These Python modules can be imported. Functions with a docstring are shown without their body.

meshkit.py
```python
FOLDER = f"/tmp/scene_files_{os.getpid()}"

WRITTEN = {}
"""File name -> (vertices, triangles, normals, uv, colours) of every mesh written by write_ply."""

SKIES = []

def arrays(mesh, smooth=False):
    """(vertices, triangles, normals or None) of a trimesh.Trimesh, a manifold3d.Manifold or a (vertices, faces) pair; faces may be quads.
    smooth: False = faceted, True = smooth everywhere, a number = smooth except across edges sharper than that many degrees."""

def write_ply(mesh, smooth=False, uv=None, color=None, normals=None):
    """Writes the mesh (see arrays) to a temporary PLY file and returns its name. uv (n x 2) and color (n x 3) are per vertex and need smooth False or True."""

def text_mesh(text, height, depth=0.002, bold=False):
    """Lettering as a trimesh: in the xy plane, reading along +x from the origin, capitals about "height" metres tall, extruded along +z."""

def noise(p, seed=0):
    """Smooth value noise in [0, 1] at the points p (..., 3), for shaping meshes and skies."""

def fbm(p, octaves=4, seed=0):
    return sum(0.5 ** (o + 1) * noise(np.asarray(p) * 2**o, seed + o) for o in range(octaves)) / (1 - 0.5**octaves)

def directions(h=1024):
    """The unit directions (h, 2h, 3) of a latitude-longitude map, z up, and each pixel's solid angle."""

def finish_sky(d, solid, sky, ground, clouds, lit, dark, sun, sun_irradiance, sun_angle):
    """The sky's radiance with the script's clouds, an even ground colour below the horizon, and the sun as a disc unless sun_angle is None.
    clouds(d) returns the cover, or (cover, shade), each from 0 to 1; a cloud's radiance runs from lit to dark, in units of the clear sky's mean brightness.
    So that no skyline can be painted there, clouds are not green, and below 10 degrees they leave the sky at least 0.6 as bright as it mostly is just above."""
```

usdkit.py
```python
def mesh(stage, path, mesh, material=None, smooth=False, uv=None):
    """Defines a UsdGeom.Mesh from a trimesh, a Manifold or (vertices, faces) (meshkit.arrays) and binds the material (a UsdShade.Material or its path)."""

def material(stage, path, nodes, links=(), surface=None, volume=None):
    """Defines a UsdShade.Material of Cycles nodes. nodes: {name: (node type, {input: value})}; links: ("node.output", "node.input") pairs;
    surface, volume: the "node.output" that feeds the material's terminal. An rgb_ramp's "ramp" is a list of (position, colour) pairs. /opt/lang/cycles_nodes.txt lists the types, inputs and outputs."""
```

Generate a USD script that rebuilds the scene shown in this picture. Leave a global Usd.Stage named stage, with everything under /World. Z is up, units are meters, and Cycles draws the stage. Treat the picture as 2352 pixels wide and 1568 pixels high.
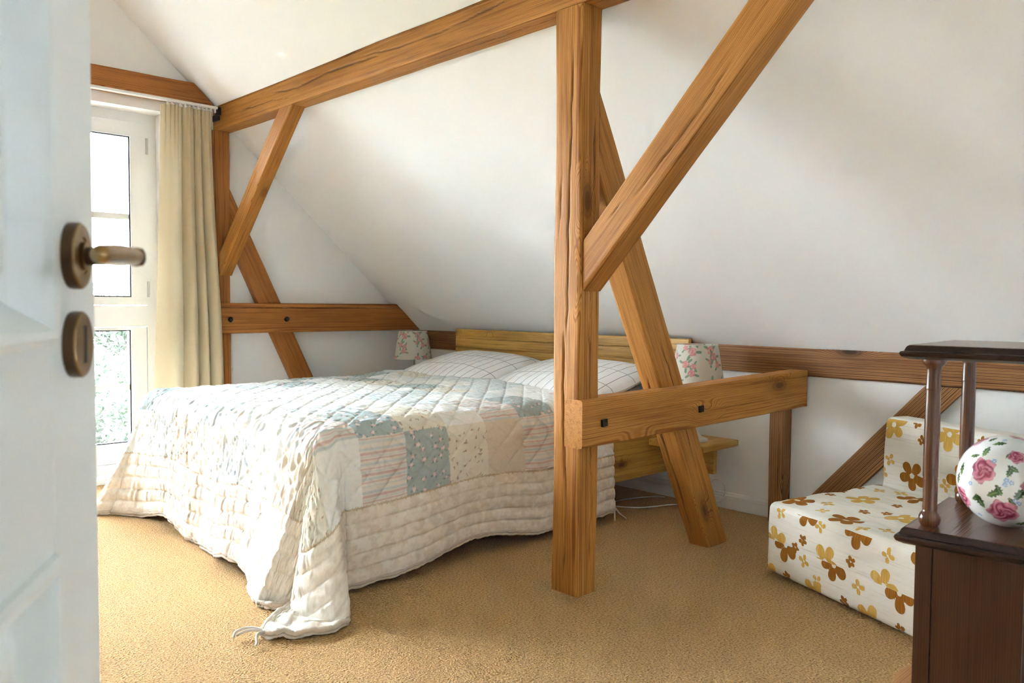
import math, numpy as np, trimesh, usdkit, meshkit
from pxr import Usd, UsdGeom, UsdShade, UsdLux, Gf, Sdf, Vt
from shapely.geometry import Polygon, box as sbox

stage = Usd.Stage.CreateInMemory()
UsdGeom.SetStageUpAxis(stage, 'Z'); UsdGeom.SetStageMetersPerUnit(stage, 1.0)
UsdGeom.Xform.Define(stage, '/World'); UsdGeom.Scope.Define(stage, '/World/Looks')

# ------------------------------------------------------------------ camera, sky, exposure
EXPOSURE = 4.58
SKY = (0.905, 1.0, 1.13); SKY_STRENGTH = 1.0
CAM_M = np.array([[0.7238395857987545, -0.6899274353440502, 0.007509193716307933],
                  [-0.026178278467250477, -0.038337324891986824, -0.9989218924703859],
                  [0.6894715017802975, 0.722862631126902, -0.04581118589508052]])   # right, down, forward
cam = UsdGeom.Camera.Define(stage, '/World/camera')
r_, d_, f_ = CAM_M
mt = Gf.Matrix4d(1.0)
for i, row in enumerate((r_, -d_, -f_)):
    mt.SetRow(i, Gf.Vec4d(*row, 0))
mt.SetRow(3, Gf.Vec4d(0, 0, 1.01, 1))
cam.AddTransformOp().Set(mt)
cam.CreateHorizontalApertureAttr(36.0); cam.CreateVerticalApertureAttr(24.0)
cam.CreateFocalLengthAttr(36.0 * 1870 / 2352)
cam.CreateFStopAttr(9.0); cam.CreateFocusDistanceAttr(3.0)
cam.CreateExposureAttr(EXPOSURE)
cam.CreateClippingRangeAttr(Gf.Vec2f(0.05, 500))
dome = UsdLux.DomeLight.Define(stage, '/World/sky')
dome.CreateIntensityAttr(SKY_STRENGTH); dome.CreateColorAttr(Gf.Vec3f(*SKY))

# ------------------------------------------------------------------ helpers
used = {}
def numbered(path):
    k = used.get(path, -1) + 1; used[path] = k
    return path if k == 0 else f'{path}_{k:03d}'
def tag(p, label=None, category=None, group=None, kind=None):
    p = p.GetPrim() if hasattr(p, 'GetPrim') else p
    for k, v in (('label', label), ('category', category), ('group', group), ('kind', kind)):
        if v: p.SetCustomDataByKey(k, v)
    return p
BASE = {}
def thing(name, label, category=None, base=(0, 0, 0), group=None, kind=None):
    path = numbered('/World/' + name)
    x = UsdGeom.Xform.Define(stage, path); x.AddTranslateOp().Set(Gf.Vec3d(*map(float, base)))
    BASE[path] = np.array(base, float)
    return tag(x, label, category, group, kind)
def local_base(prim):
    p = prim.GetPath()
    while str(p) not in BASE:
        p = p.GetParentPath()
        if str(p) in ('/World', '/'): return np.zeros(3)
    return BASE[str(p)]
def arr(mesh):
    if isinstance(mesh, (list,)):
        mesh = trimesh.util.concatenate(mesh)
    if isinstance(mesh, trimesh.Trimesh): return np.array(mesh.vertices), np.array(mesh.faces)
    return np.asarray(mesh[0], float), np.asarray(mesh[1], int)
def obj(name, mesh, mat, parent=None, smooth=False, pv=None, label=None, base=None):
    """one Mesh prim; mesh in world coordinates (or the parent's own when the parent has base 0)"""
    v, f = arr(mesh)
    if parent is None:
        path = numbered('/World/' + name); b = np.array(base if base is not None else (0, 0, 0), float)
    else:
        path = numbered(str(parent.GetPath()) + '/' + name); b = local_base(parent)
    v = v - b
    m = usdkit.mesh(stage, path, (v, f), M[mat] if isinstance(mat, str) else mat, smooth)
    if parent is None and base is not None:
        m.AddTranslateOp().Set(Gf.Vec3d(*b)); BASE[path] = b
    if pv:
        api = UsdGeom.PrimvarsAPI(m)
        for k, a in pv.items():
            a = np.asarray(a, np.float32)
            if a.ndim == 2:
                api.CreatePrimvar(k, Sdf.ValueTypeNames.Color3fArray, 'vertex').Set(Vt.Vec3fArray.FromNumpy(a))
            else:
                api.CreatePrimvar(k, Sdf.ValueTypeNames.FloatArray, 'vertex').Set(Vt.FloatArray.FromNumpy(a))
    if label: m.GetPrim().SetCustomDataByKey('label', label)
    return m.GetPrim()
def copy_of(prim, loc, label, group=None):
    was = prim.GetCustomData()
    path = numbered('/World/' + prim.GetName())
    x = UsdGeom.Xform.Define(stage, path)
    x.GetPrim().GetReferences().AddInternalReference(prim.GetPath())
    x.GetPrim().SetInstanceable(True)
    x.GetPrim().GetAttribute('xformOp:translate').Set(Gf.Vec3d(*loc)) if x.GetPrim().GetAttribute('xformOp:translate') else x.AddTranslateOp().Set(Gf.Vec3d(*loc))
    return tag(x, label, was.get('category'), group or was.get('group'))
def bx(x0, x1, y0, y1, z0, z1, r=0.0):
    if r <= 0:
        m = trimesh.creation.box([x1 - x0, y1 - y0, z1 - z0]); m.apply_translation([(x0 + x1) / 2, (y0 + y1) / 2, (z0 + z1) / 2]); return m
    pts = []
    c = r
    for sx, sy, sz in np.ndindex(2, 2, 2):
        X, Y, Z = (x1 if sx else x0), (y1 if sy else y0), (z1 if sz else z0)
        dx, dy, dz = (-c if sx else c), (-c if sy else c), (-c if sz else c)
        pts += [(X + dx, Y + dy * .0 + (dy if True else 0), Z)] if False else [(X, Y + dy, Z + dz), (X + dx, Y, Z + dz), (X + dx, Y + dy, Z)]
    return trimesh.convex.convex_hull(np.array(pts))
def rgrid(dims, r, sp):
    """rounded box as a fine grid, centred; returns vertices, faces"""
    dims = np.array(dims, float); V, F, n0 = [], [], 0
    for ax in range(3):
        for s in (-1, 1):
            a1, a2 = (ax + 1) % 3, (ax + 2) % 3
            n1, n2 = max(2, int(dims[a1] / sp) + 1), max(2, int(dims[a2] / sp) + 1)
            g1, g2 = np.meshgrid(np.linspace(-.5, .5, n1) * dims[a1], np.linspace(-.5, .5, n2) * dims[a2], indexing='ij')
            p = np.zeros((n1 * n2, 3)); p[:, a1], p[:, a2], p[:, ax] = g1.ravel(), g2.ravel(), s * dims[ax] / 2
            i = np.arange(n1 * n2).reshape(n1, n2)
            q = np.stack([i[:-1, :-1], i[1:, :-1], i[1:, 1:], i[:-1, 1:]], -1).reshape(-1, 4)
            if s < 0: q = q[:, ::-1]
            V.append(p); F.append(q + n0); n0 += len(p)
    V, F = np.vstack(V), np.vstack(F)
    key = np.round(V * 1e5).astype(np.int64); _, first, inv = np.unique(key, axis=0, return_index=True, return_inverse=True)
    V = V[first]; F = inv.ravel()[F]
    inner = np.clip(V, -(dims / 2 - r), dims / 2 - r); n = V - inner; n /= np.linalg.norm(n, axis=1, keepdims=True)
    V = inner + r * n
    F = np.vstack([F[:, [0, 1, 2]], F[:, [0, 2, 3]]])
    return V, F, n
def lathe(profile, center=(0, 0, 0), n=48):
    """profile (r, z) pairs from the bottom to the top, turned about z"""
    pr = np.array(profile, float); a = np.linspace(0, 2 * math.pi, n, endpoint=False)
    v = np.stack([pr[:, None, 0] * np.cos(a), pr[:, None, 0] * np.sin(a), np.repeat(pr[:, 1:2], n, 1)], -1).reshape(-1, 3) + np.array(center)
    i = np.arange(len(pr) * n).reshape(len(pr), n); j = np.roll(i, -1, 1)
    q = np.stack([i[:-1], j[:-1], j[1:], i[1:]], -1).reshape(-1, 4)
    return v, np.vstack([q[:, [0, 1, 2]], q[:, [0, 2, 3]]])
def tube(pts, rad, n=8, cap=True):
    pts = np.asarray(pts, float); rad = np.broadcast_to(np.asarray(rad, float), (len(pts),))
    t = np.gradient(pts, axis=0); t /= np.linalg.norm(t, axis=1, keepdims=True) + 1e-12
    ref = np.array([0, 0, 1.0]) if abs(t[0, 2]) < .9 else np.array([1.0, 0, 0])
    u = np.cross(t, ref); u /= np.linalg.norm(u, axis=1, keepdims=True) + 1e-12
    w = np.cross(t, u); a = np.linspace(0, 2 * math.pi, n, endpoint=False)
    v = pts[:, None] + rad[:, None, None] * (u[:, None] * np.cos(a)[None, :, None] + w[:, None] * np.sin(a)[None, :, None])
    m = len(pts); i = np.arange(m * n).reshape(m, n); j = np.roll(i, -1, 1)
    q = np.stack([i[:-1], i[1:], j[1:], j[:-1]], -1).reshape(-1, 4)
    f = np.vstack([q[:, [0, 1, 2]], q[:, [0, 2, 3]]]); v = v.reshape(-1, 3)
    if cap:
        v = np.vstack([v, pts[0], pts[-1]]); k = len(v)
        f = np.vstack([f, np.stack([i[0], j[0], np.full(n, k - 2)], 1), np.stack([j[-1], i[-1], np.full(n, k - 1)], 1)])
    return v, f
def join(parts):
    V, F, n = [], [], 0
    for p in parts:
        v, f = arr(p); V.append(v); F.append(f + n); n += len(v)
    return np.vstack(V), np.vstack(F)
def spline(pts, n=60):
    from scipy.interpolate import CubicSpline
    pts = np.array(pts, float); s = np.r_[0, np.cumsum(np.linalg.norm(np.diff(pts, axis=0), axis=1))]
    return CubicSpline(s, pts)(np.linspace(0, s[-1], n))
def gridmesh(P, flip=False):
    n, m = P.shape[:2]; i = np.arange(n * m).reshape(n, m)
    q = np.stack([i[:-1, :-1], i[1:, :-1], i[1:, 1:], i[:-1, 1:]], -1).reshape(-1, 4)
    if flip: q = q[:, ::-1]
    return P.reshape(-1, 3), np.vstack([q[:, [0, 1, 2]], q[:, [0, 2, 3]]])
def extrude_xz(poly, y0, y1):
    m = trimesh.creation.extrude_polygon(poly, y1 - y0, engine='earcut')
    v = np.array(m.vertices); v = np.stack([v[:, 0], y1 - v[:, 2], v[:, 1]], 1)
    return v, np.array(m.faces)
def rot(v, ang, c=(0, 0)):
    v = np.array(v, float); x, y = v[..., 0] - c[0], v[..., 1] - c[1]
    out = v.copy(); out[..., 0] = c[0] + x * math.cos(ang) - y * math.sin(ang); out[..., 1] = c[1] + x * math.sin(ang) + y * math.cos(ang)
    return out
noise = meshkit.noise; fbm = meshkit.fbm
def lin(r, g, b): return tuple(((c / 255) / 12.92 if c / 255 <= .04045 else ((c / 255 + .055) / 1.055) ** 2.4) for c in (r, g, b))
def smooth01(x): x = np.clip(x, 0, 1); return x * x * (3 - 2 * x)

# ------------------------------------------------------------------ materials
M = {}
def mat(name, nodes, links, surface='p.BSDF'):
    M[name] = usdkit.material(stage, '/World/Looks/' + name, nodes, links, surface=surface); return M[name]
def plain(name, color, rough=.5, **kw):
    return mat(name, {'p': ('principled_bsdf', {'base_color': color, 'roughness': rough, **kw})}, [])
def plaster(name, color):
    return mat(name, {'g': ('geometry', {}), 'n': ('noise_texture', {'scale': 220.0, 'detail': 3.0}), 'n2': ('noise_texture', {'scale': 1.3, 'detail': 3.0}),
        'r': ('rgb_ramp', {'ramp': [(0, tuple(c * .97 for c in color)), (1, color)]}),
        'b': ('bump', {'strength': .12, 'distance': .002}), 'p': ('principled_bsdf', {'roughness': .85, 'specular_ior_level': .2})},
        [('g.position', 'n.vector'), ('g.position', 'n2.vector'), ('n2.fac', 'r.fac'), ('r.color', 'p.base_color'), ('n.fac', 'b.height'), ('b.normal', 'p.normal')])
plaster('wall_paint', (.89, .89, .865))
def wood(name, light, mid, dark, ring=55.0, knot=4.6, rough=.42, crackcol=(.035, .016, .007), knotcol=None, spec=.45, streak=.8):
    knotcol = knotcol or tuple(c * .30 for c in dark)
    mat(name, {
        'a': ('attribute', {'attribute': 'rest'}), 'k': ('attribute', {'attribute': 'crack'}),
        'm4': ('mapping', {'scale': (1, 1, .42)}), 'v': ('voronoi_texture', {'scale': knot, 'randomness': 1.0}),
        'kb': ('map_range', {'range_type': 'smoothstep', 'from_min': .32, 'from_max': .0, 'to_min': 0.0, 'to_max': 1.0, 'clamp': True}),
        'm': ('mapping', {'scale': (1, 1, .05)}), 'kv': ('vector_math', {'math_type': 'scale', 'vector1': (.035, .035, 0.0)}), 'mk': ('vector_math', {'math_type': 'add'}),
        'w': ('wave_texture', {'wave_type': 'rings', 'rings_direction': 'z', 'scale': ring, 'distortion': 7.0, 'detail': 2.5, 'detail_scale': .09, 'detail_roughness': .6}),
        'm2': ('mapping', {'scale': (330, 330, 7)}), 'n': ('noise_texture', {'scale': 1.0, 'detail': 3.0}),
        'm5': ('mapping', {'scale': (70, 70, 1.6)}), 'n5': ('noise_texture', {'scale': 1.0, 'detail': 3.0, 'roughness': .6}),
        'm3': ('mapping', {'scale': (8, 8, 1.6)}), 'n3': ('noise_texture', {'scale': 1.0, 'detail': 4.0}),
        'c': ('rgb_ramp', {'ramp': [(0, mid), (.3, light), (.66, light), (.88, mid), (1, dark)]}),
        'g': ('rgb_ramp', {'ramp': [(.30, (.66, .60, .52)), (.56, (1, 1, 1))]}), 'x2': ('mix', {'mix_type': 'multiply', 'fac': .75}),
        'g5': ('rgb_ramp', {'ramp': [(.30, (.56, .46, .36)), (.47, (.94, .92, .89)), (.7, (1.05, 1.04, 1.02))]}), 'x6': ('mix', {'mix_type': 'multiply', 'fac': streak}),
        'h': ('rgb_ramp', {'ramp': [(.32, (.74, .66, .55)), (.5, (.97, .95, .93)), (.7, (1.08, 1.06, 1.04))]}), 'x3': ('mix', {'mix_type': 'multiply', 'fac': .9}),
        'kr': ('rgb_ramp', {'ramp': [(0, (1, 1, 1)), (.055, (.9, .9, .9)), (.085, (.5, .5, .5)), (.10, (.62, .62, .62)), (.13, (.2, .2, .2)), (.22, (0, 0, 0))]}), 'x4': ('mix', {'color2': knotcol}),
        'x5': ('mix', {'color2': crackcol}),
        'b': ('bump', {'strength': .35, 'distance': .002}), 'p': ('principled_bsdf', {'roughness': rough, 'specular_ior_level': spec})},
        [('a.vector', 'm.vector'), ('a.vector', 'm4.vector'), ('m4.vector', 'v.vector'), ('v.distance', 'kb.value'), ('kb.result', 'kv.scale'), ('m.vector', 'mk.vector1'), ('kv.vector', 'mk.vector2'), ('mk.vector', 'w.vector'),
         ('a.vector', 'm2.vector'), ('m2.vector', 'n.vector'), ('a.vector', 'm5.vector'), ('m5.vector', 'n5.vector'), ('a.vector', 'm3.vector'), ('m3.vector', 'n3.vector'),
         ('w.fac', 'c.fac'), ('c.color', 'x2.color1'), ('n.fac', 'g.fac'), ('g.color', 'x2.color2'), ('n5.fac', 'g5.fac'), ('x2.color', 'x6.color1'), ('g5.color', 'x6.color2'),
         ('n3.fac', 'h.fac'), ('x6.color', 'x3.color1'), ('h.color', 'x3.color2'), ('v.distance', 'kr.fac'), ('kr.color', 'x4.fac'), ('x3.color', 'x4.color1'),
         ('x4.color', 'x5.color1'), ('k.fac', 'x5.fac'), ('x5.color', 'p.base_color'), ('n5.fac', 'b.height'), ('b.normal', 'p.normal')])
wood('honey_timber', (.56, .275, .072), (.47, .205, .044), (.33, .125, .023), rough=.55, spec=.2)
wood('red_timber', (.49, .205, .05), (.40, .15, .032), (.27, .09, .016), rough=.5, spec=.3)
wood('grey_timber', (.40, .21, .085), (.24, .105, .036), (.10, .040, .014), ring=30, rough=.6, spec=.25, streak=1.0)
wood('pine_board', (.72, .46, .12), (.64, .37, .08), (.50, .26, .045), ring=45, knot=5.5, rough=.4, knotcol=(.10, .03, .01))
wood('walnut', (.060, .022, .007), (.046, .016, .005), (.026, .009, .003), ring=70, knot=.6, rough=.33, spec=.3)
wood('ebonised', (.030, .013, .010), (.024, .010, .008), (.016, .007, .006), ring=70, knot=.3, rough=.3, spec=.35)
wood('polished_walnut', (.13, .052, .022), (.10, .036, .014), (.06, .02, .008), ring=70, knot=.6, rough=.2, spec=.55, streak=.5)
wood('stool_wood', (.50, .25, .08), (.40, .18, .05), (.28, .12, .03), ring=60, rough=.4)
mat('carpet', {'g': ('geometry', {}), 'v': ('voronoi_texture', {'scale': 190.0}), 'n': ('noise_texture', {'scale': 150.0, 'detail': 4.0, 'roughness': .7}), 'n2': ('noise_texture', {'scale': 2.0, 'detail': 3.0}),
    'c': ('rgb_ramp', {'ramp': [(.36, (.18, .085, .026)), (.44, (.46, .255, .085)), (.54, (.56, .325, .118)), (.66, (.74, .47, .21))]}),
    'c2': ('rgb_ramp', {'ramp': [(.3, (.94, .93, .92)), (.7, (1, 1, 1))]}), 'x': ('mix', {'mix_type': 'multiply', 'fac': 1.0}),
    'b': ('bump', {'strength': .9, 'distance': .006}), 'p': ('principled_bsdf', {'roughness': .95, 'specular_ior_level': .1, 'sheen_weight': .15})},
    [('g.position', 'v.vector'), ('g.position', 'n.vector'), ('g.position', 'n2.vector'), ('n.fac', 'c.fac'), ('n2.fac', 'c2.fac'), ('c.color', 'x.color1'), ('c2.color', 'x.color2'), ('x.color', 'p.base_color'), ('v.distance', 'b.height'), ('b.normal', 'p.normal')])
def cloth(name, attr=None, color=(.8, .8, .8), weave=900.0, bump=.3, translucent=0.0, extra=None):
    nodes = {'tc': ('texture_coordinate', {}), 'n': ('noise_texture', {'scale': weave, 'detail': 2.0}), 'b': ('bump', {'strength': bump, 'distance': .001}),
             'r': ('rgb_ramp', {'ramp': [(.3, (.90, .90, .90)), (.7, (1, 1, 1))]}), 'x': ('mix', {'mix_type': 'multiply', 'fac': 1.0, 'color1': color}),
             'p': ('principled_bsdf', {'roughness': .9, 'specular_ior_level': .15, 'sheen_weight': .1})}
    links = [('tc.object', 'n.vector'), ('n.fac', 'b.height'), ('b.normal', 'p.normal'), ('n.fac', 'r.fac'), ('r.color', 'x.color2'), ('x.color', 'p.base_color')]
    if attr:
        nodes['a'] = ('attribute', {'attribute': attr}); links.append(('a.color', 'x.color1'))
    out = 'p.BSDF'
    if translucent:
        nodes['t'] = ('translucent_bsdf', {}); nodes['mx'] = ('mix_closure', {'fac': translucent})
        links += [('x.color', 't.color'), ('p.BSDF', 'mx.closure1'), ('t.BSDF', 'mx.closure2')]; out = 'mx.closure'
    mat(name, nodes, links, out)
cloth('quilt_cloth', 'print', weave=700.0, bump=.25)
cloth('hem_cloth', color=(.60, .52, .43), weave=600.0)
cloth('tie_cloth', color=(.62, .56, .49), weave=600.0)
cloth('curtain_cloth', color=(.62, .52, .34), weave=1100.0, bump=.15, translucent=.12)
cloth('mattress_cloth', color=(.8, .79, .76))
cloth('shade_cloth', 'print', weave=900.0, bump=.15, translucent=.25)
# check pattern of the pillows: thin dark lines on white cotton
mat('pillow_check', {'a': ('attribute', {'attribute': 'rest'}), 'bk': ('brick_texture', {'offset': 0.0, 'squash': 1.0, 'color1': (.86, .86, .86), 'color2': (.86, .86, .86), 'mortar': (.36, .37, .40), 'scale': 1.0, 'mortar_size': .0024, 'mortar_smooth': .2, 'brick_width': .17, 'row_height': .056}),
    'n': ('noise_texture', {'scale': 700.0}), 'b': ('bump', {'strength': .2, 'distance': .001}), 'p': ('principled_bsdf', {'roughness': .9, 'specular_ior_level': .15})},
    [('a.vector', 'bk.vector'), ('bk.color', 'p.base_color'), ('a.vector', 'n.vector'), ('n.fac', 'b.height'), ('b.normal', 'p.normal')])
# flower fabric: signed distances kept on the mesh, edges cut here
def step(n, w=.0006): return ('map_range', {'range_type': 'linear', 'from_min': w, 'from_max': -w, 'to_min': 0.0, 'to_max': 1.0, 'clamp': True})
mat('flower_fabric', {'a': ('attribute', {'attribute': 'sdf'}), 's': ('separate_color', {}), 'q': ('attribute', {'attribute': 'rest'}),
    's1': step(0), 's2': step(0), 's3': step(0), 'm': ('mapping', {'scale': (6, 190, 190)}), 'n': ('noise_texture', {'scale': 1.0, 'detail': 3.0}),
    'm2': ('mapping', {'scale': (170, 9, 9)}), 'n2': ('noise_texture', {'scale': 1.0, 'detail': 2.0}),
    'cream': ('rgb_ramp', {'ramp': [(.26, (.66, .61, .50)), (.42, (.80, .77, .69)), (.7, (.83, .805, .73))]}),
    'yel': ('rgb_ramp', {'ramp': [(.3, (.66, .46, .14)), (.5, (.62, .36, .055)), (.7, (.74, .52, .17))]}),
    'brn': ('rgb_ramp', {'ramp': [(.3, (.40, .165, .018)), (.5, (.29, .105, .010)), (.7, (.46, .20, .025))]}),
    'x1': ('mix', {}), 'x2': ('mix', {}), 'x3': ('mix', {'color2': (.80, .77, .66)}), 'b': ('bump', {'strength': .25, 'distance': .0015}),
    'p': ('principled_bsdf', {'roughness': .85, 'specular_ior_level': .2})},
    [('a.color', 's.color'), ('s.r', 's1.value'), ('s.g', 's2.value'), ('s.b', 's3.value'), ('q.vector', 'm.vector'), ('m.vector', 'n.vector'), ('q.vector', 'm2.vector'), ('m2.vector', 'n2.vector'),
     ('n.fac', 'cream.fac'), ('n2.fac', 'yel.fac'), ('n2.fac', 'brn.fac'), ('cream.color', 'x1.color1'), ('yel.color', 'x1.color2'), ('s2.result', 'x1.fac'),
     ('x1.color', 'x2.color1'), ('brn.color', 'x2.color2'), ('s1.result', 'x2.fac'), ('x2.color', 'x3.color1'), ('s3.result', 'x3.fac'), ('x3.color', 'p.base_color'), ('n.fac', 'b.height'), ('b.normal', 'p.normal')])
mat('glazed_ceramic', {'a': ('attribute', {'attribute': 'print'}), 'p': ('principled_bsdf', {'roughness': .12, 'specular_ior_level': .6, 'coat_weight': .5, 'coat_roughness': .05})}, [('a.color', 'p.base_color')])
plain('door_paint', (.72, .765, .75), .38); plain('window_paint', (.84, .85, .84), .35); plain('skirting_paint', (.78, .77, .74), .45)
mat('brass', {'tc': ('texture_coordinate', {}), 'n': ('noise_texture', {'scale': 60.0, 'detail': 3.0}), 'r': ('rgb_ramp', {'ramp': [(.3, (.26, .17, .075)), (.7, (.40, .28, .13))]}), 'p': ('principled_bsdf', {'metallic': 1.0, 'roughness': .3})},
    [('tc.object', 'n.vector'), ('n.fac', 'r.fac'), ('r.color', 'p.base_color')])
plain('dark_brass', (.10, .058, .028), .35, metallic=.8)
plain('black_iron', (.018, .016, .016), .45, metallic=.5); plain('dark_gasket', (.03, .03, .035), .6); plain('white_plastic', (.75, .74, .71), .4); plain('grey_plastic', (.55, .55, .53), .5)
plain('cream_enamel', (.74, .70, .60), .35); plain('dark_void', (.02, .015, .01), .8)
mat('window_glass', {'t': ('transparent_bsdf', {'color': (.97, .985, .98)}), 'g': ('glossy_bsdf', {'roughness': .0, 'color': (1, 1, 1)}), 'f': ('fresnel', {'IOR': 1.45}), 'm': ('mix_closure', {})},
    [('f.fac', 'm.fac'), ('t.BSDF', 'm.closure1'), ('g.BSDF', 'm.closure2')], 'm.closure')
mat('lawn', {'g': ('geometry', {}), 'n': ('noise_texture', {'scale': 3.0, 'detail': 5.0}), 'r': ('rgb_ramp', {'ramp': [(.3, (.03, .045, .02)), (.7, (.06, .085, .03))]}), 'p': ('principled_bsdf', {'roughness': .9})}, [('g.position', 'n.vector'), ('n.fac', 'r.fac'), ('r.color', 'p.base_color')])
plain('bark', (.10, .095, .08), .8)
mat('leaf', {'o': ('geometry', {}), 'r': ('rgb_ramp', {'ramp': [(0, (.028, .04, .024)), (1, (.085, .11, .065))]}), 'p': ('principled_bsdf', {'roughness': .6}), 't': ('translucent_bsdf', {}), 'm': ('mix_closure', {'fac': .35})},
    [('o.random_per_island', 'r.fac'), ('r.color', 'p.base_color'), ('r.color', 't.color'), ('p.BSDF', 'm.closure1'), ('t.BSDF', 'm.closure2')], 'm.closure')

# ------------------------------------------------------------------ room shell
XK, YG, SL, RX = 3.57, 4.76, 0.90, 0.60           # knee wall, gable wall, roof slope, ridge
def roofz(x): return .82 + SL * (3.554 - x)
XL = 2 * RX - XK; ZR = roofz(RX); ZK = roofz(XK)
def struct(name, mesh, m, label, smooth=False): return tag(obj(name, mesh, m, None, smooth), label, kind='structure')
struct('floor', bx(XL - .2, XK + .2, -1.9, YG, -.08, 0), 'carpet', 'tan looped wall-to-wall carpet covering the attic floor')
ceil = tag(thing('ceiling', 'white plastered sloping attic ceiling rising from the low eaves wall'), kind='structure')
T = .14
def mx(x, sgn): return x if sgn > 0 else 2 * RX - x
def slope_piece(sgn, xa_, xb_, y0, y1):
    pts = [(mx(x, sgn), roofz(x)) for x in (xa_, xb_)] + [(mx(x, sgn), roofz(x) + T * 1.35) for x in (xb_, xa_)]
    obj('slope', extrude_xz(Polygon(pts).buffer(0), y0, y1), 'wall_paint', ceil)
slope_piece(1, XK + .2, RX, -1.9, YG)
slope_piece(-1, XK + .2, RX, -1.9, YG)
WX0, WX1, WZ0, WZ1 = -.62, 1.795, .03, 2.085
gab = Polygon([(XL, 0), (XK, 0), (XK, ZK), (RX, ZR), (XL, ZK)]).difference(sbox(WX0, WZ0, WX1, WZ1))
struct('wall_back', extrude_xz(gab, YG, YG + .24), 'wall_paint', 'white plastered gable wall around the tall garden window')
struct('wall_right', bx(XK, XK + .12, -1.9, YG, 0, ZK - .002), 'wall_paint', 'low white eaves wall behind the bed and sofa chair')
struct('wall_left', bx(XL - .12, XL, -1.9, YG, 0, ZK - .002), 'wall_paint', 'low white eaves wall on the far left side')
dw = Polygon([(XL, 0), (XK, 0), (XK, ZK), (RX, ZR), (XL, ZK)]).difference(sbox(-.255, -.01, .70, 2.05))
struct('wall_front', extrude_xz(dw, -.13, -.012), 'wall_paint', 'white wall with the doorway the view comes through')
hw = Polygon([(XL, 0), (XK, 0), (XK, ZK), (RX, ZR), (XL, ZK)]).difference(sbox(.75, 1.25, .98, 1.56))
struct('wall_hall', extrude_xz(hw, -1.9, -1.78), 'wall_paint', 'white far wall of the hallway with its small window')
# skirting board on the knee wall: a stepped profile
prof = [(XK, 0), (XK - .018, 0), (XK - .018, .052), (XK - .014, .056), (XK - .014, .063), (XK - .010, .068), (XK - .006, .078), (XK, .08)]
def skirting(y0, y1):
    pr = np.array(prof); P = np.stack([np.stack([np.full(len(pr), 0) + pr[:, 0], np.full(len(pr), y), pr[:, 1]], 1) for y in (y0, y1)])
    return gridmesh(P, flip=False)
struct('baseboard_right', skirting(-.01, YG), 'skirting_paint', 'white moulded skirting board along the low eaves wall')
# door lining and casing
for k, (a, b, c, d) in enumerate(((-.255, -.225, 0, 2.05), (.67, .70, 0, 2.05), (-.255, .70, 2.02, 2.05))):
    if k == 0: tr = tag(thing('trim_1', 'white painted lining of the doorway'), kind='structure')
    obj('lining', bx(a, b, -.13, -.004, c, d), 'door_paint', tr)

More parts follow.
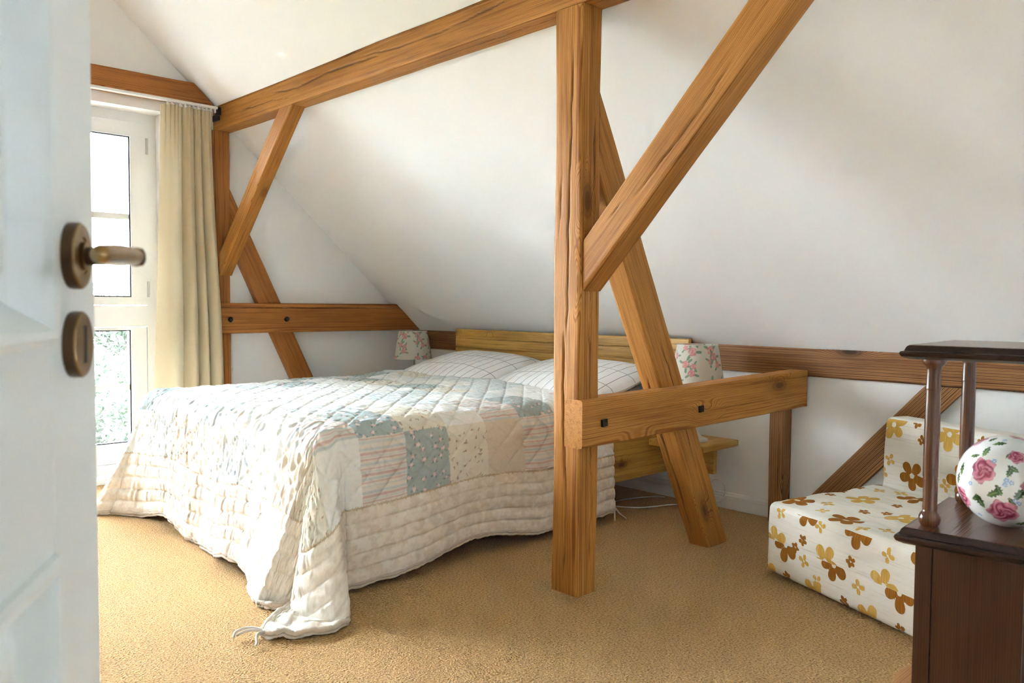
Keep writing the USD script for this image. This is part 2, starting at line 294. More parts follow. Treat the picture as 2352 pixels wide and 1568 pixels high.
# ------------------------------------------------------------------ window
win = tag(thing('window_1', 'tall white framed window with small panes in the gable wall', base=(WX0, YG, WZ0)), kind='structure')
FY0, FY1 = YG + .135, YG + .215
fr = sbox(WX0, WZ0, WX1, WZ1); n_s = 3
cols = [(1.795 - .06 - .745 * (i + 1) + .0, 1.795 - .06 - .745 * i - .0) for i in range(3)]
cols = [(a + .012, b) for a, b in cols]
holes = [sbox(a, z0, b, z1) for a, b in cols for z0, z1 in ((WZ0 + .05, .865), (.985, WZ1 - .058))]
for h in holes: fr = fr.difference(h)
obj('window_frame', extrude_xz(fr, FY0, FY1), 'window_paint', win)
def sash(x0, x1, z0, z1, glass, bars, y0, y1):
    g = sbox(*glass); s = obj('sash', extrude_xz(sbox(x0, z0, x1, z1).difference(g), y0, y1), 'window_paint', win)
    gx0, gz0, gx1, gz1 = glass
    obj('gasket', extrude_xz(g.buffer(.0005).difference(g.buffer(-.006, join_style=2)), y0 + .010, y0 + .016), 'dark_gasket', s)
    obj('pane', bx(gx0 + .001, gx1 - .001, y0 + .03, y0 + .034, gz0 + .001, gz1 - .001), 'window_glass', s)
    for zb in bars:
        obj('glazing_bar', bx(gx0 + .0005, gx1 - .0005, y0 + .016, y0 + .027, zb - .017, zb + .017, .003), 'window_paint', s)
for a, b in cols:
    sash(a + .004, b - .004, .99, WZ1 - .062, (a + .09, 1.034, b - .09, 1.945), (1.33, 1.49) if False else (1.49,), FY0 - .016, FY1 - .02)
    sash(a + .004, b - .004, WZ0 + .054, .861, (a + .09, .197, b - .09, .845 - .0), (.516,), FY0 + .004, FY1 - .005)
    for z in (1.08, 1.9):
        obj('hinge', trimesh.creation.cylinder(.007, .09, sections=12, transform=trimesh.transformations.translation_matrix([b + .002, FY0 - .018, z])), 'grey_plastic', win)

# ------------------------------------------------------------------ timber frame
rng = np.random.default_rng(7)
def beam(P0, P1, W, D, xh, cut0=None, cut1=None, seed=1, r=.008, cracks=(), amp=.0025, wear=1.0, sp=.0042, pith=(.5, .8)):
    """old timber between P0 and P1: W along the hint xh, D across; each end may be cut by a plane (point, normal)"""
    P0, P1 = np.array(P0, float), np.array(P1, float); L = np.linalg.norm(P1 - P0); z = (P1 - P0) / L
    x = np.array(xh, float); x -= z * (x @ z); x /= np.linalg.norm(x); y = np.cross(z, x)
    n1, n2 = max(6, int(W / sp)), max(6, int(D / sp))
    u = np.r_[np.linspace(-.5, .5, n1, endpoint=False), np.full(n2, .5), np.linspace(.5, -.5, n1, endpoint=False), np.full(n2, -.5)] * W
    v = np.r_[np.full(n1, -.5), np.linspace(-.5, .5, n2, endpoint=False), np.full(n1, .5), np.linspace(.5, -.5, n2, endpoint=False)] * D
    n = len(u); m = max(12, int(L / .014)); t = np.linspace(0, 1, m)
    def zcut(cut, dflt):
        if cut is None: return np.full(n, dflt)
        p, nn = np.array(cut[0], float), np.array(cut[1], float)
        base = P0 + u[:, None] * x + v[:, None] * y
        return ((p - base) @ nn) / (z @ nn)
    za, zb = zcut(cut0, 0.0), zcut(cut1, L)
    Z = za[None] * (1 - t[:, None]) + zb[None] * t[:, None]
    U, V = np.broadcast_to(u, Z.shape), np.broadcast_to(v, Z.shape)
    q = np.stack([U * 6 / W * .6, V * 6 / D * .6, Z * 2.2], -1) + seed * 7.3
    rr = r * (.5 + 1.9 * np.clip(noise(np.stack([np.sign(U) * 3.3 + seed, np.sign(V) * 5.1, Z * 2.4], -1), seed) - .25, 0, 1) * wear)
    iu, iv = np.clip(U, -(W / 2 - rr), W / 2 - rr), np.clip(V, -(D / 2 - rr), D / 2 - rr)
    du, dv = U - iu, V - iv; ln = np.hypot(du, dv) + 1e-9
    nu, nv = du / ln, dv / ln
    U2, V2 = iu + rr * nu, iv + rr * nv
    disp = (fbm(np.stack([U * 9, V * 9, Z * 2.0], -1) + seed * 3.1, 3, seed) - .5) * 2 * amp + (noise(np.stack([U * 300, V * 300, Z * 5], -1), seed + 4) - .5) * .0009
    peri = np.r_[0, np.cumsum(np.hypot(np.diff(np.r_[u, u[0]]), np.diff(np.r_[v, v[0]])))][:-1]; PL = 2 * (W + D)
    crack = np.zeros(Z.shape)
    for (s0, z0, z1, slope, depth, width) in cracks:
        wob = (noise(np.stack([Z * 3.1, Z * 0 + s0 * 9, Z * 0 + seed], -1), 3) - .5) * .035 + (noise(np.stack([Z * 22, Z * 0 + s0, Z * 0], -1), 5) - .5) * .008
        sc = s0 + slope * (Z - z0) + wob
        dist = (peri[None] - sc + PL / 2) % PL - PL / 2
        env = smooth01((Z - z0) / .12) * smooth01((z1 - Z) / .12) * (.45 + .55 * noise(np.stack([Z * 9, Z * 0, Z * 0 + s0 * 31], -1), 8))
        g = np.exp(-(dist / (width * .75 * (.35 + .65 * env))) ** 2) * env
        disp = disp - depth * g; crack = np.maximum(crack, np.clip(g * 1.25 - .2, 0, 1))
    ends = np.minimum(Z - za[None], zb[None] - Z); disp = disp * smooth01(.25 + ends / .03)
    U2, V2 = U2 + nu * disp, V2 + nv * disp
    # small dark nail and worm holes
    co = (P0 + U2[..., None] * x + V2[..., None] * y + Z[..., None] * z)
    off = np.array([W * pith[0] + seed * .0, D * pith[1], seed * 1.37])
    rest = np.stack([U2, V2, Z], -1) + off
    vv, ff = [co.reshape(-1, 3)], []
    i = np.arange(m * n).reshape(m, n); j = np.roll(i, -1, 1)
    qd = np.stack([i[:-1], j[:-1], j[1:], i[1:]], -1).reshape(-1, 4); ff.append(qd[:, [0, 1, 2]]); ff.append(qd[:, [0, 2, 3]])
    rs, ck = [rest.reshape(-1, 3)], [crack.ravel()]
    k = m * n
    for e, row in ((0, 0), (1, m - 1)):
        ring = co[row]; c = ring.mean(0); vv += [ring, c[None]]; rs += [rest[row], rest[row].mean(0)[None]]; ck += [np.zeros(n + 1)]
        a = np.arange(k, k + n); b = np.roll(a, -1); cc = np.full(n, k + n)
        ff.append(np.stack([b, a, cc], 1) if e == 0 else np.stack([a, b, cc], 1)); k += n + 1
    return (np.vstack(vv), np.vstack(ff)), {'rest': np.vstack(rs), 'crack': np.concatenate(ck)}
def timber(name, label, cat, m, args, group=None, parts=False, base=None, **kw):
    mesh, pv = beam(*args, **kw)
    base = mesh[0].min(0) if base is None else base
    if parts:
        t = thing(name, label, cat, base, group); obj('timber_body', mesh, m, t, True, pv); return t
    return tag(obj(name, mesh, m, None, True, pv, base=base), label, cat, group)
def bolt(parent, p, nrm, r=.014, square=False):
    n = np.array(nrm, float); n /= np.linalg.norm(n)
    a = trimesh.creation.cylinder(r * (1.25 if square else 1.0), .012, sections=4 if square else 6); a.apply_transform(trimesh.transformations.rotation_matrix(math.pi / 4 + .1, [0, 0, 1]))
    w = trimesh.creation.cylinder(r * 1.25, .003, sections=24); w.apply_translation([0, 0, -.004])
    T_ = trimesh.geometry.align_vectors([0, 0, 1], n); 
    b = join([a] if square else [a, w]); v = b[0] @ T_[:3, :3].T + np.array(p)
    obj('bolt_head', (v, b[1]), 'black_iron', parent, label='black iron bolt head')
slope_n = np.array([SL, 0, 1]) / math.hypot(SL, 1)
def slope_cut(off=.004): return (np.array([3.554, 0, .82]) - slope_n * off, slope_n)
Y0 = -.008
# purlin: pentagon cut to the roof slope, built as a beam whose upper back is clipped under the plaster
pm, ppv = beam((2.129, YG - .004, 2.0925), (2.129, Y0, 2.0925), .103, .145, (1, 0, 0), seed=3, r=.006, amp=.002,
               cracks=((.103 * 2 + .145 + .055, .7, 1.75, .02, .008, .006), (.103 * 2 + .145 + .06, 1.55, 3.6, -.012, .007, .005), (.103 * 2 + .145 + .10, .2, 1.0, 0, .004, .004), (.05, 2.0, 2.9, 0, .005, .004)))
over = np.maximum((pm[0] - slope_cut(.003)[0]) @ slope_n, 0); pm = (pm[0] - over[:, None] * slope_n * 1.0, pm[1])
tag(obj('purlin_beam', pm, 'honey_timber', None, True, ppv, base=(2.129, Y0, 2.02)), 'long honey brown purlin beam running under the sloping ceiling', 'beam')
timber('corner_post', 'dark timber post in the corner beside the curtain', 'post', 'red_timber', ((2.103, YG - .032, 0), (2.103, YG - .032, 2.018), .095, .06, (1, 0, 0)), seed=11)
timber('timber_post', 'thick cracked upright timber post standing in the middle of the carpet', 'post', 'honey_timber', ((2.1265, 1.905, 0), (2.1265, 1.905, 2.018), .103, .125, (1, 0, 0)), seed=21, r=.012, amp=.003, pith=(.2, .35),
       cracks=((.103 * 2 + .125 + .065, 0.0, .95, -.02, .011, .0055), (.103 * 2 + .125 + .062, .85, 1.98, .012, .006, .005), (.052, .05, 1.0, 0, .006, .005), (.06, .9, 1.7, .0, .007, .005), (.103 * 2 + .125 + .03, 1.2, 1.5, .01, .005, .004)))
# raking strut of the frame, side brace of the big post, brace at the window
sd = np.array([2.107 - 2.985, 0, 1.756]); sd /= np.linalg.norm(sd)
timber('raking_strut', 'leaning timber strut from the carpet up to the middle post', 'beam', 'honey_timber', ((2.985, 1.905, 0), (2.107, 1.905, 1.756), .134, .10, (1, 0, 0)), seed=31, cut0=((0, 0, .001), (0, 0, 1)), cut1=((2.181, 0, 0), (1, 0, 0)), r=.009,
       cracks=((.134 * 2 + .10 + .05, .05, .9, -.01, .006, .005), (.06, .3, 1.1, .01, .004, .004)))
b0 = np.array([2.132, 1.842, 1.14]); bd = np.array([0, 1.24 - 1.852, 1.871 - 1.225]); bd /= np.linalg.norm(bd)
Lb = (2.014 - 1.14) / bd[2]
timber('knee_brace', 'big diagonal timber brace rising from the middle post towards the viewer', 'beam', 'honey_timber', (b0, b0 + bd * Lb, .095, .119, (1, 0, 0)), seed=41, cut0=((0, 1.839, 0), (0, 1, 0)), cut1=((0, 0, 2.018), (0, 0, 1)), r=.006,
       cracks=((.095 * 2 + .119 + .070, .28, .85, .012, .007, .004), (.095 * 2 + .119 + .03, .1, .35, .02, .003, .003)))
c0 = np.array([2.12, 4.70, 1.232]); cd = np.array([0, 3.985 - 4.655, 1.972 - 1.33]); cd = np.array([0, -1.03, 1.0]); cd /= np.linalg.norm(cd)
timber('knee_brace', 'small diagonal timber brace by the curtain rising to the purlin', 'beam', 'honey_timber', (c0 - cd * .02, c0 + cd * 1.12, .08, .094, (1, 0, 0)), seed=43, cut0=((0, YG - .06, 0), (0, 1, 0)), cut1=((0, 0, 2.019), (0, 0, 1)), r=.006, cracks=((.08 * 2 + .098 + .04, .2, .8, .0, .003, .003),))
gs0, gs1 = np.array([2.885, YG - .03, 0.0]), np.array([2.10, YG - .03, 1.64])
timber('raking_strut', 'leaning timber strut on the gable wall behind the bed', 'beam', 'red_timber', (gs0, gs1, .135, .055, (1, 0, 0)), seed=51, cut0=((0, 0, .001), (0, 0, 1)), cut1=((2.152, 0, 0), (1, 0, 0)))
# tie beam over the window
tag(obj('tie_beam', *(lambda q: (q[0], 'red_timber', None, True, q[1]))(beam((-.75, YG - .03, 2.197), (2.02, YG - .03, 2.205), .125, .056, (0, 0, 1), cut1=slope_cut(), seed=61, r=.005, cracks=((.06, .4, 1.5, 0, .003, .003),))), base=(-.75, YG - .03, 2.13)), 'brown tie beam above the window and curtain', 'beam')
# horizontal rails
gr = timber('frame_rail', 'horizontal timber rail with two bolts on the gable wall', 'beam', 'red_timber', ((2.06, YG - .045, .899), (3.5, YG - .045, .899), .152, .085, (0, 0, 1)), parts=True, cut1=slope_cut(), seed=71, r=.004)
mesh_, pv_ = beam((2.06, YG - .043, .9905), (3.4, YG - .043, .9905), .027, .085, (0, 0, 1), cut1=slope_cut(), seed=72, r=.003, amp=.0006)
obj('cap_strip', mesh_, 'red_timber', gr, True, pv_)
for px in (2.135, 2.502): bolt(gr, (px, YG - .092, .905), (0, -1, 0), .0125)
mr0, mr1 = np.array([2.074, 1.865, .601]), np.array([3.544, 1.795, .634])
mr = timber('frame_rail', 'horizontal timber rail with square bolts from the middle post to the eaves wall', 'beam', 'honey_timber', (mr0, mr1, .166, .082, (0, 0, 1)), parts=True, seed=81, r=.007, amp=.003, cut0=((2.072, 0, 0), (1, 0, 0)), cut1=((3.545, 0, 0), (1, 0, 0)),
            cracks=((.083 + .002, 0.0, .5, .03, .004, .003), (.07, .75, 1.3, .035, .006, .004)))
mn = np.array([-.0475, -1, 0])
for px, pz in ((2.178, .600), (2.735, .605)): bolt(mr, (px, 1.824 - .0476 * (px - 2.074) - .003, pz), mn, .014, True)
timber('eaves_rail', 'rough brown timber rail along the top of the eaves wall', 'beam', 'grey_timber', ((XK - .013, YG - .002, .756), (XK - .013, Y0, .752), .128, .022, (0, 0, 1)), seed=91, r=.003, amp=.0018, cracks=((.03, .6, 2.4, 0, .003, .003), (.05, 2.6, 4.3, .0, .003, .003)))
timber('eaves_post', 'short timber post under the rail end at the eaves wall', 'post', 'grey_timber', ((3.527, 1.872, 0), (3.527, 1.872, .548), .078, .072, (1, 0, 0)), seed=95, r=.006, cracks=((.078 * 2 + .072 + .04, .05, .5, 0, .007, .005),))
timber('eaves_brace', 'diagonal timber brace on the eaves wall behind the sofa chair', 'beam', 'grey_timber', ((XK - .0155, 1.705, .08), (XK - .0155, 1.135, .72), .118, .023, (0, 1, 0)), seed=97, r=.003, cut0=((0, 0, .001), (0, 0, 1)), cut1=((0, 0, .687), (0, 0, 1)))

# ------------------------------------------------------------------ door
hx = np.array([-.214, .014]); du_ = np.array([.5087, .8610]); dn_ = np.array([.8610, -.5087])
LW = np.hypot(.225 + .214, .754 - .014)
def D(u, h, z):  # door coordinates: along the leaf from the hinge, out of the face, up
    u, h, z = np.broadcast_arrays(np.asarray(u, float), np.asarray(h, float), np.asarray(z, float))
    return np.stack([hx[0] + u * du_[0] + h * dn_[0], hx[1] + u * du_[1] + h * dn_[1], z], -1)
def dbox(u0, u1, h0, h1, z0, z1, r=.0):
    m = bx(u0, u1, -h1, -h0, z0, z1, r); v = np.array(m.vertices); return D(v[:, 0], -v[:, 1], v[:, 2]), np.array(m.faces)
door = tag(thing('door_1', 'white panelled door standing open on the left with brass handle', base=(hx[0], hx[1], 0)), kind='structure')
ST = .118
panels = [(ST, LW - ST, .22, .826), (ST, LW - ST, .977, 1.88)]
for u0, u1 in ((0, ST), (LW - ST, LW)): obj('stile', dbox(u0, u1, -.04, 0, .008, 2.0, .0015), 'door_paint', door)
for z0, z1 in ((.008, .22), (.826, .977), (1.88, 2.0)): obj('rail', dbox(ST, LW - ST, -.04, 0, z0, z1, .0), 'door_paint', door)
pprof = [(0, 0), (.001, .005), (.006, .0075), (.012, .0065), (.016, .002), (.029, -.017), (.034, -.021), (.042, -.021), (.0435, -.0215), (.053, -.011)]
for u0, u1, z0, z1 in panels:
    loops = []
    for o, h in pprof:
        loops.append(D(np.array([u0 + o, u1 - o, u1 - o, u0 + o]), h, np.array([z0 + o, z0 + o, z1 - o, z1 - o])))
    L_ = np.array(loops); k = len(L_); i = np.arange(4 * k).reshape(k, 4); j = np.roll(i, -1, 1)
    q = np.stack([i[:-1], j[:-1], j[1:], i[1:]], -1).reshape(-1, 4)
    kk = 8
    obj('moulding', (L_[:kk].reshape(-1, 3), q[:(kk - 1) * 4]), 'door_paint', door) if False else obj('moulding', (L_[:kk].reshape(-1, 3), np.vstack([q[:(kk - 1) * 4][:, [0, 1, 2]], q[:(kk - 1) * 4][:, [0, 2, 3]]])), 'door_paint', door)
    o = pprof[kk - 1][0]
    o2 = pprof[-1][0]
    fv = np.vstack([L_[kk - 1], L_[-1]]); ff = np.array([[0, 1, 5], [0, 5, 4], [1, 2, 6], [1, 6, 5], [2, 3, 7], [2, 7, 6], [3, 0, 4], [3, 4, 7], [4, 5, 6], [4, 6, 7]])
    back = dbox(u0, u1, -.036, -.025, z0, z1)
    obj('panel', join([(fv, ff), back]), 'door_paint', door)
uh = LW - .067
def door_lathe(profile, z, n=48):
    v, f = lathe(profile, n=n); return D(uh + v[:, 0], v[:, 2], z + v[:, 1]), f[:, ::-1]
ros = [(0, 0), (.0255, 0), (.0260, .002), (.0260, .0075), (.0235, .0095), (.012, .0098), (.0115, .0115), (0, .0115)]
hd = obj('handle_rosette', door_lathe([(.0255, 0), (.0260, .002), (.0260, .0075), (.0250, .0086)], 1.045), 'dark_brass', door, 35, label='round aged brass handle rosette')
obj('rosette_face', door_lathe([(.0250, .0086), (.0240, .0095), (.0145, .0098), (.014, .0085), (.011, .0085), (.011, .012), (.0, .012)], 1.045), 'brass', hd, 35)
neck = door_lathe([(.0072, .006), (.0072, .044), (.0076, .048), (.0066, .0525), (.004, .054), (0, .0545)], 1.045, 24)
obj('handle_neck', neck, 'dark_brass', hd, 35)
lt = np.linspace(0, 1, 40); lu = uh - .001 - .112 * lt
lv = []
for k_, t_ in enumerate(lt):
    a = np.linspace(0, 2 * math.pi, 20, endpoint=False); tw = .9 * math.sin(t_ * 3.0)
    rw = .0068 + .0016 * math.sin(math.pi * min(t_ * 1.15, 1)); rh = .0064 + .0012 * math.sin(math.pi * t_)
    if t_ > .9: s_ = math.sqrt(max(0, 1 - ((t_ - .9) / .1) ** 2)); rw, rh = rw * max(s_, .05), rh * max(s_, .05)
    p, q = rw * np.cos(a), rh * np.sin(a)
    lv.append(D(lu[k_], .047 + p * math.cos(tw) - q * math.sin(tw), 1.045 - .004 * t_ + p * math.sin(tw) + q * math.cos(tw)))
obj('lever', gridmesh(np.concatenate([np.array(lv), np.array(lv)[:, :1]], 1)), 'brass', hd, True, label='brass lever handle')
kp = obj('keyhole_rosette', door_lathe([(.0255, 0), (.0260, .002), (.0260, .0075), (.0250, .0086)], .976), 'dark_brass', door, 35, label='round aged brass keyhole rosette')
obj('rosette_face', door_lathe([(.0250, .0086), (.0240, .0095), (0, .0098)], .976), 'brass', kp, 35)
obj('keyhole', dbox(uh - .0045, uh + .0045, .0085, .0102, .976 - .015, .976 + .015, .001), 'dark_void', kp)

# ------------------------------------------------------------------ curtain and track
trk = thing('curtain_track', 'white curtain track fixed under the tie beam', 'curtain track', (-.7, 4.63, 2.115))
obj('track', bx(-.7, 2.045, 4.606, 4.640, 2.118, 2.132, .002), 'white_plastic', trk)
obj('end_bracket', join([bx(2.040, 2.058, 4.600, 4.645, 2.085, 2.130, .002), bx(2.048, 2.062, 4.625, 4.70, 2.06, 2.095, .002)]), 'black_iron', trk, label='small dark metal end bracket')
for xg in np.linspace(1.76, 2.03, 12): obj('glider', bx(xg - .004, xg + .004, 4.617, 4.629, 2.098, 2.119), 'white_plastic', trk)
nw, nz = 420, 90
w_, zt_ = np.meshgrid(np.linspace(0, 1, nw), np.linspace(0, 1, nz), indexing='ij')      # zt 0 top, 1 bottom
z_ = 2.102 - zt_ * (2.102 - .012)
xl = 1.735 - .075 * zt_ ** 1.1; xr = 2.020 + .055 * smooth01(zt_ * 1.25)
brk = np.array([0, .40, .63, .79, 1.0])                 # creases between the soft round folds
kf = np.clip(np.searchsorted(brk, w_, 'right') - 1, 0, 3); lo_, hi_ = brk[kf], brk[kf + 1]
uf = (w_ - lo_) / (hi_ - lo_) + .0
fold = np.sin(np.pi * np.clip(uf, 0, 1)) ** .9 * np.array([.9, 1.0, .95, .9])[kf]
dep_ = (.034 + .040 * smooth01(zt_ * 1.6)) * (hi_ - lo_) ** .3 * 1.5
pl = -np.abs(np.sin(w_ * math.pi * 13)) * .012 * np.exp(-zt_ * 9)
yy = 4.650 - dep_ * fold + pl - .010 * zt_ + (fbm(np.stack([w_ * 4, zt_ * 2, w_ * 0], -1), 2, 5) - .5) * .016
lean = np.where(uf > .5, 1, -1) * np.abs(uf - .5) ** 3 * .10 * (hi_ - lo_)
xx = xl + (xr - xl) * (w_ + lean) + (noise(np.stack([w_ * 2, zt_ * 3, w_ * 0 + 3], -1), 9) - .5) * .010 * zt_
Pc = np.stack([xx, yy, z_], -1)
cur = thing('curtain', 'beige floor-length curtain gathered at the right of the window', 'curtain', (1.86, 4.62, 0.012))
obj('drape', gridmesh(Pc), 'curtain_cloth', cur, True)
obj('heading_tape', gridmesh(np.stack([Pc[:, :4, 0], Pc[:, :4, 1] + .006, Pc[:, :4, 2]], -1)), 'white_plastic', cur, True)

# ------------------------------------------------------------------ bed
bed = thing('bed', 'wide pine bed with plank headboard against the eaves wall', 'bed', (2.45, 3.26, 0))
def board(x0, x1, y0, y1, z0, z1, long, seed, r=.004):
    ax = 'xyz'.index(long); lo, hi = np.array([x0, y0, z0], float), np.array([x1, y1, z1], float); c = (lo + hi) / 2; d = hi - lo
    P0, P1 = c.copy(), c.copy(); P0[ax], P1[ax] = lo[ax], hi[ax]
    o = [k for k in range(3) if k != ax]; h = np.zeros(3); h[o[0]] = 1
    return beam(P0, P1, d[o[0]], d[o[1]], h, seed=seed, r=r, amp=.0004, wear=.5, sp=.008, pith=(2.2, 1.1))
def wpart(name, b, m, parent, label=None): return obj(name, b[0], m, parent, True, b[1], label=label)
def wb(name, args, m, parent, label=None, **kw): return wpart(name, board(*args, **kw), m, parent, label)
for k, (z0, z1) in enumerate(((.662, .722), (.7225, .783), (.7835, .843))):
    wb('headboard_plank', (3.462, 3.490, 2.345, 4.172, z0, z1, 'y', 101 + k), 'pine_board', bed)
wb('headboard_foot', (3.492, 3.518, 2.36, 2.43, .30, .80, 'z', 105), 'pine_board', bed); wb('headboard_foot', (3.492, 3.518, 4.08, 4.15, .30, .80, 'z', 106), 'pine_board', bed)
wb('side_board', (1.56, 3.458, 2.432, 2.460, .165, .40, 'x', 107), 'pine_board', bed); wb('side_board', (1.56, 3.458, 4.06, 4.088, .165, .40, 'x', 108), 'pine_board', bed)
wb('end_board', (1.56, 1.588, 2.465, 4.055, .165, .40, 'y', 109), 'pine_board', bed); wb('end_board', (3.430, 3.458, 2.465, 4.055, .165, .40, 'y', 110), 'pine_board', bed)
wb('slat_base', (1.592, 3.426, 2.465, 4.055, .30, .33, 'y', 111), 'pine_board', bed)
for lx in (1.75, 3.2):
    for ly in (2.75, 3.75): wb('leg', (lx, lx + .08, ly, ly + .08, .0, .298, 'z', int(lx * 10 + ly)), 'pine_board', bed)
V_, F_, _ = rgrid((1.90, 1.62, .185), .05, .06)
tag(obj('mattress', (V_ + np.array([2.50, 3.26, .425]), F_), 'mattress_cloth', None, True, base=(2.50, 3.26, .332)), 'thick white mattress on the pine bed', 'mattress')

# bedside shelves and lamps
sh = thing('bedside_shelf', 'small pine bedside shelf under the right lamp', 'shelf', (3.35, 2.23, .18))
wb('shelf_top', (3.20, 3.50, 2.075, 2.385, .332, .362, 'x', 121), 'pine_board', sh)
wb('shelf_bracket', (3.455, 3.485, 2.183, 2.385, .182, .330, 'y', 122), 'pine_board', sh)
sh2 = thing('bedside_shelf', 'small pine bedside shelf under the left lamp', 'shelf', (3.35, 4.28, .18))
wb('shelf_top', (3.20, 3.50, 4.125, 4.44, .332, .362, 'x', 123), 'pine_board', sh2)
wb('shelf_bracket', (3.455, 3.485, 4.125, 4.32, .182, .330, 'y', 124), 'pine_board', sh2)
def floral(P2, base, seed, cell, flowers, leafc, rr, jitter=.8):
    """flat print: rosettes with leaves on a jittered grid; P2 (n,2) metres"""
    n = len(P2); col = np.tile(np.array(base, float), (n, 1)); c0 = np.floor(P2 / cell).astype(int)
    for dx in (-1, 0, 1):
        for dy in (-1, 0, 1):
            c = c0 + [dx, dy]; h = np.stack([noise(np.stack([c[:, 0] * 7.13 + .5 + k * 3.7, c[:, 1] * 5.77 + .5, c[:, 0] * 0 + seed + k], -1) + .5, seed + k) for k in range(5)], -1)
            h = (h * 7.31) % 1
            ctr = (c + .5 + (h[:, :2] - .5) * jitter) * cell; d = P2 - ctr; r0 = np.hypot(d[:, 0], d[:, 1]); R = rr * (.75 + .5 * h[:, 2])
            ang = np.arctan2(d[:, 1], d[:, 0])
            for k in range(3):
                a = h[:, 3] * 6.28 + k * 2.1; lc = ctr + np.stack([np.cos(a), np.sin(a)], -1) * (R * 1.55)[:, None]; e = P2 - lc
                along = e[:, 0] * np.cos(a) + e[:, 1] * np.sin(a); acr = -e[:, 0] * np.sin(a) + e[:, 1] * np.cos(a)
                m_ = (along / (R * .75)) ** 2 + (acr / (R * .34)) ** 2 < 1; col[m_] = np.array(leafc)
            edge = R * (1 + .14 * np.sin(5 * ang + h[:, 4] * 6))
            m_ = r0 < edge
            t = (np.sin(r0 / R * 9 + 1.5 * np.sin(2 * ang + r0 / R * 5)) * .5 + .5)
            fa, fb = np.array(flowers[0]), np.array(flowers[1])
            col[m_] = (fa * t[:, None] + fb * (1 - t[:, None]))[m_]
    return col
def make_lamp(base, label):
    b = np.array(base, float)
    t = thing('table_lamp', label, 'lamp', base, 'rose print lamps at the bed head')
    obj('lamp_base', tuple_add(lathe([(0, 0), (.055, 0), (.058, .006), (.055, .014), (.030, .022), (.016, .034), (.010, .050), (0, .052)]), b), 'cream_enamel', t, 40)
    obj('stem', tuple_add(lathe([(.0065, .045), (.0065, .30), (.009, .302), (.012, .31), (.012, .335), (0, .337)], n=20), b), 'cream_enamel', t, 40)
    n, m = 260, 90; a = np.linspace(0, 2 * math.pi, n + 1); zz = np.linspace(0, 1, m)
    A, Z = np.meshgrid(a, zz, indexing='ij'); R = .127 - (.127 - .096) * Z
    P = np.stack([R * np.cos(A), R * np.sin(A), .278 + .186 * Z], -1)
    P2 = np.stack([A * .112, Z * .186], -1).reshape(-1, 2)
    col = floral(P2, (.80, .765, .66), 5, .062, ((.74, .28, .27), (.82, .52, .48)), (.28, .42, .30), .0165)
    col[(P2[:, 1] < .004) | (P2[:, 1] > .182)] = (.83, .79, .68)
    obj('shade', (gridmesh(P)[0] + b, gridmesh(P)[1]), 'shade_cloth', t, True, {'print': col}, label='cream lampshade printed with pink roses')
    Pi = P.copy(); Pi[..., :2] *= (R - .003)[..., None] / R[..., None]
    obj('shade_lining', (gridmesh(Pi[::4, ::6], True)[0] + b, gridmesh(Pi[::4, ::6], True)[1]), 'cream_enamel', t, True)
    obj('spider_ring', tuple_add(join([tube(np.stack([.095 * np.cos(a), .095 * np.sin(a), a * 0 + .455], -1), .0016, 6, False)] + [tube(np.array([[0.0, 0, .335], [.095 * math.cos(q), .095 * math.sin(q), .455]]), .0014, 6) for q in (0.3, 2.4, 4.5)]), b), 'grey_plastic', t)
    return t
def tuple_add(mf, b): return (mf[0] + b, mf[1])
lamp = make_lamp((3.31, 2.19, .362), 'rose print table lamp behind the leaning strut, right of the bed')
lamp2 = copy_of(lamp, (3.285, 4.405, .362), 'rose print table lamp in the far corner, left of the headboard')

# pillows
def make_pillow(base, label):
    t = thing('pillow', label, 'pillow', base, 'checked bed pillows')
    n = 90; u, v = np.meshgrid(np.linspace(-1, 1, n), np.linspace(-1, 1, n), indexing='ij')
    hx_, hy_ = .30, .40
    e = (1 - np.abs(u) ** 2.6) * (1 - np.abs(v) ** 2.6); th = .082 * np.clip(e, 0, 1) ** .5
    pinch = 1 - .06 * (1 - np.abs(v)) * 0 - .05 * (np.abs(u * v)) ** 2
    wr = (fbm(np.stack([u * 3, v * 3, u * 0], -1), 4, 3) - .5) * .02 * np.clip(e, 0, 1)
    X, Y = u * hx_ * (1 - .05 * v ** 2), v * hy_ * (1 - .06 * u ** 2)
    top = np.stack([X, Y, th + wr], -1); bot = np.stack([X, Y, -th * .75], -1)
    v1, f1 = gridmesh(top); v2, f2 = gridmesh(bot, True)
    vv, ff = join([(v1, f1), (v2, f2)]); rest = vv.copy() + [.45, .13, 0]
    ti = math.radians(-13); c, s = math.cos(ti), math.sin(ti)
    vv = np.stack([vv[:, 0] * c + vv[:, 2] * s, vv[:, 1], -vv[:, 0] * s + vv[:, 2] * c], 1)
    obj('pillowcase', (vv + np.array(base), ff), 'pillow_check', t, True, {'rest': rest})
    edge = np.concatenate([top[:, 0], top[-1, 1:], top[::-1, -1][1:], top[0, ::-1][1:]]); edge = np.stack([edge[:, 0] * c + edge[:, 2] * s, edge[:, 1], -edge[:, 0] * s + edge[:, 2] * c], 1)
    obj('piping', tuple_add(tube(edge, .003, 6, False), np.array(base)), 'mattress_cloth', t)
    return t
pil = make_pillow((3.13, 2.86, .612), 'white checked pillow behind the middle post')
pil2 = copy_of(pil, (3.14, 3.70, .612), 'white checked pillow further from the viewer, beside the left lamp')

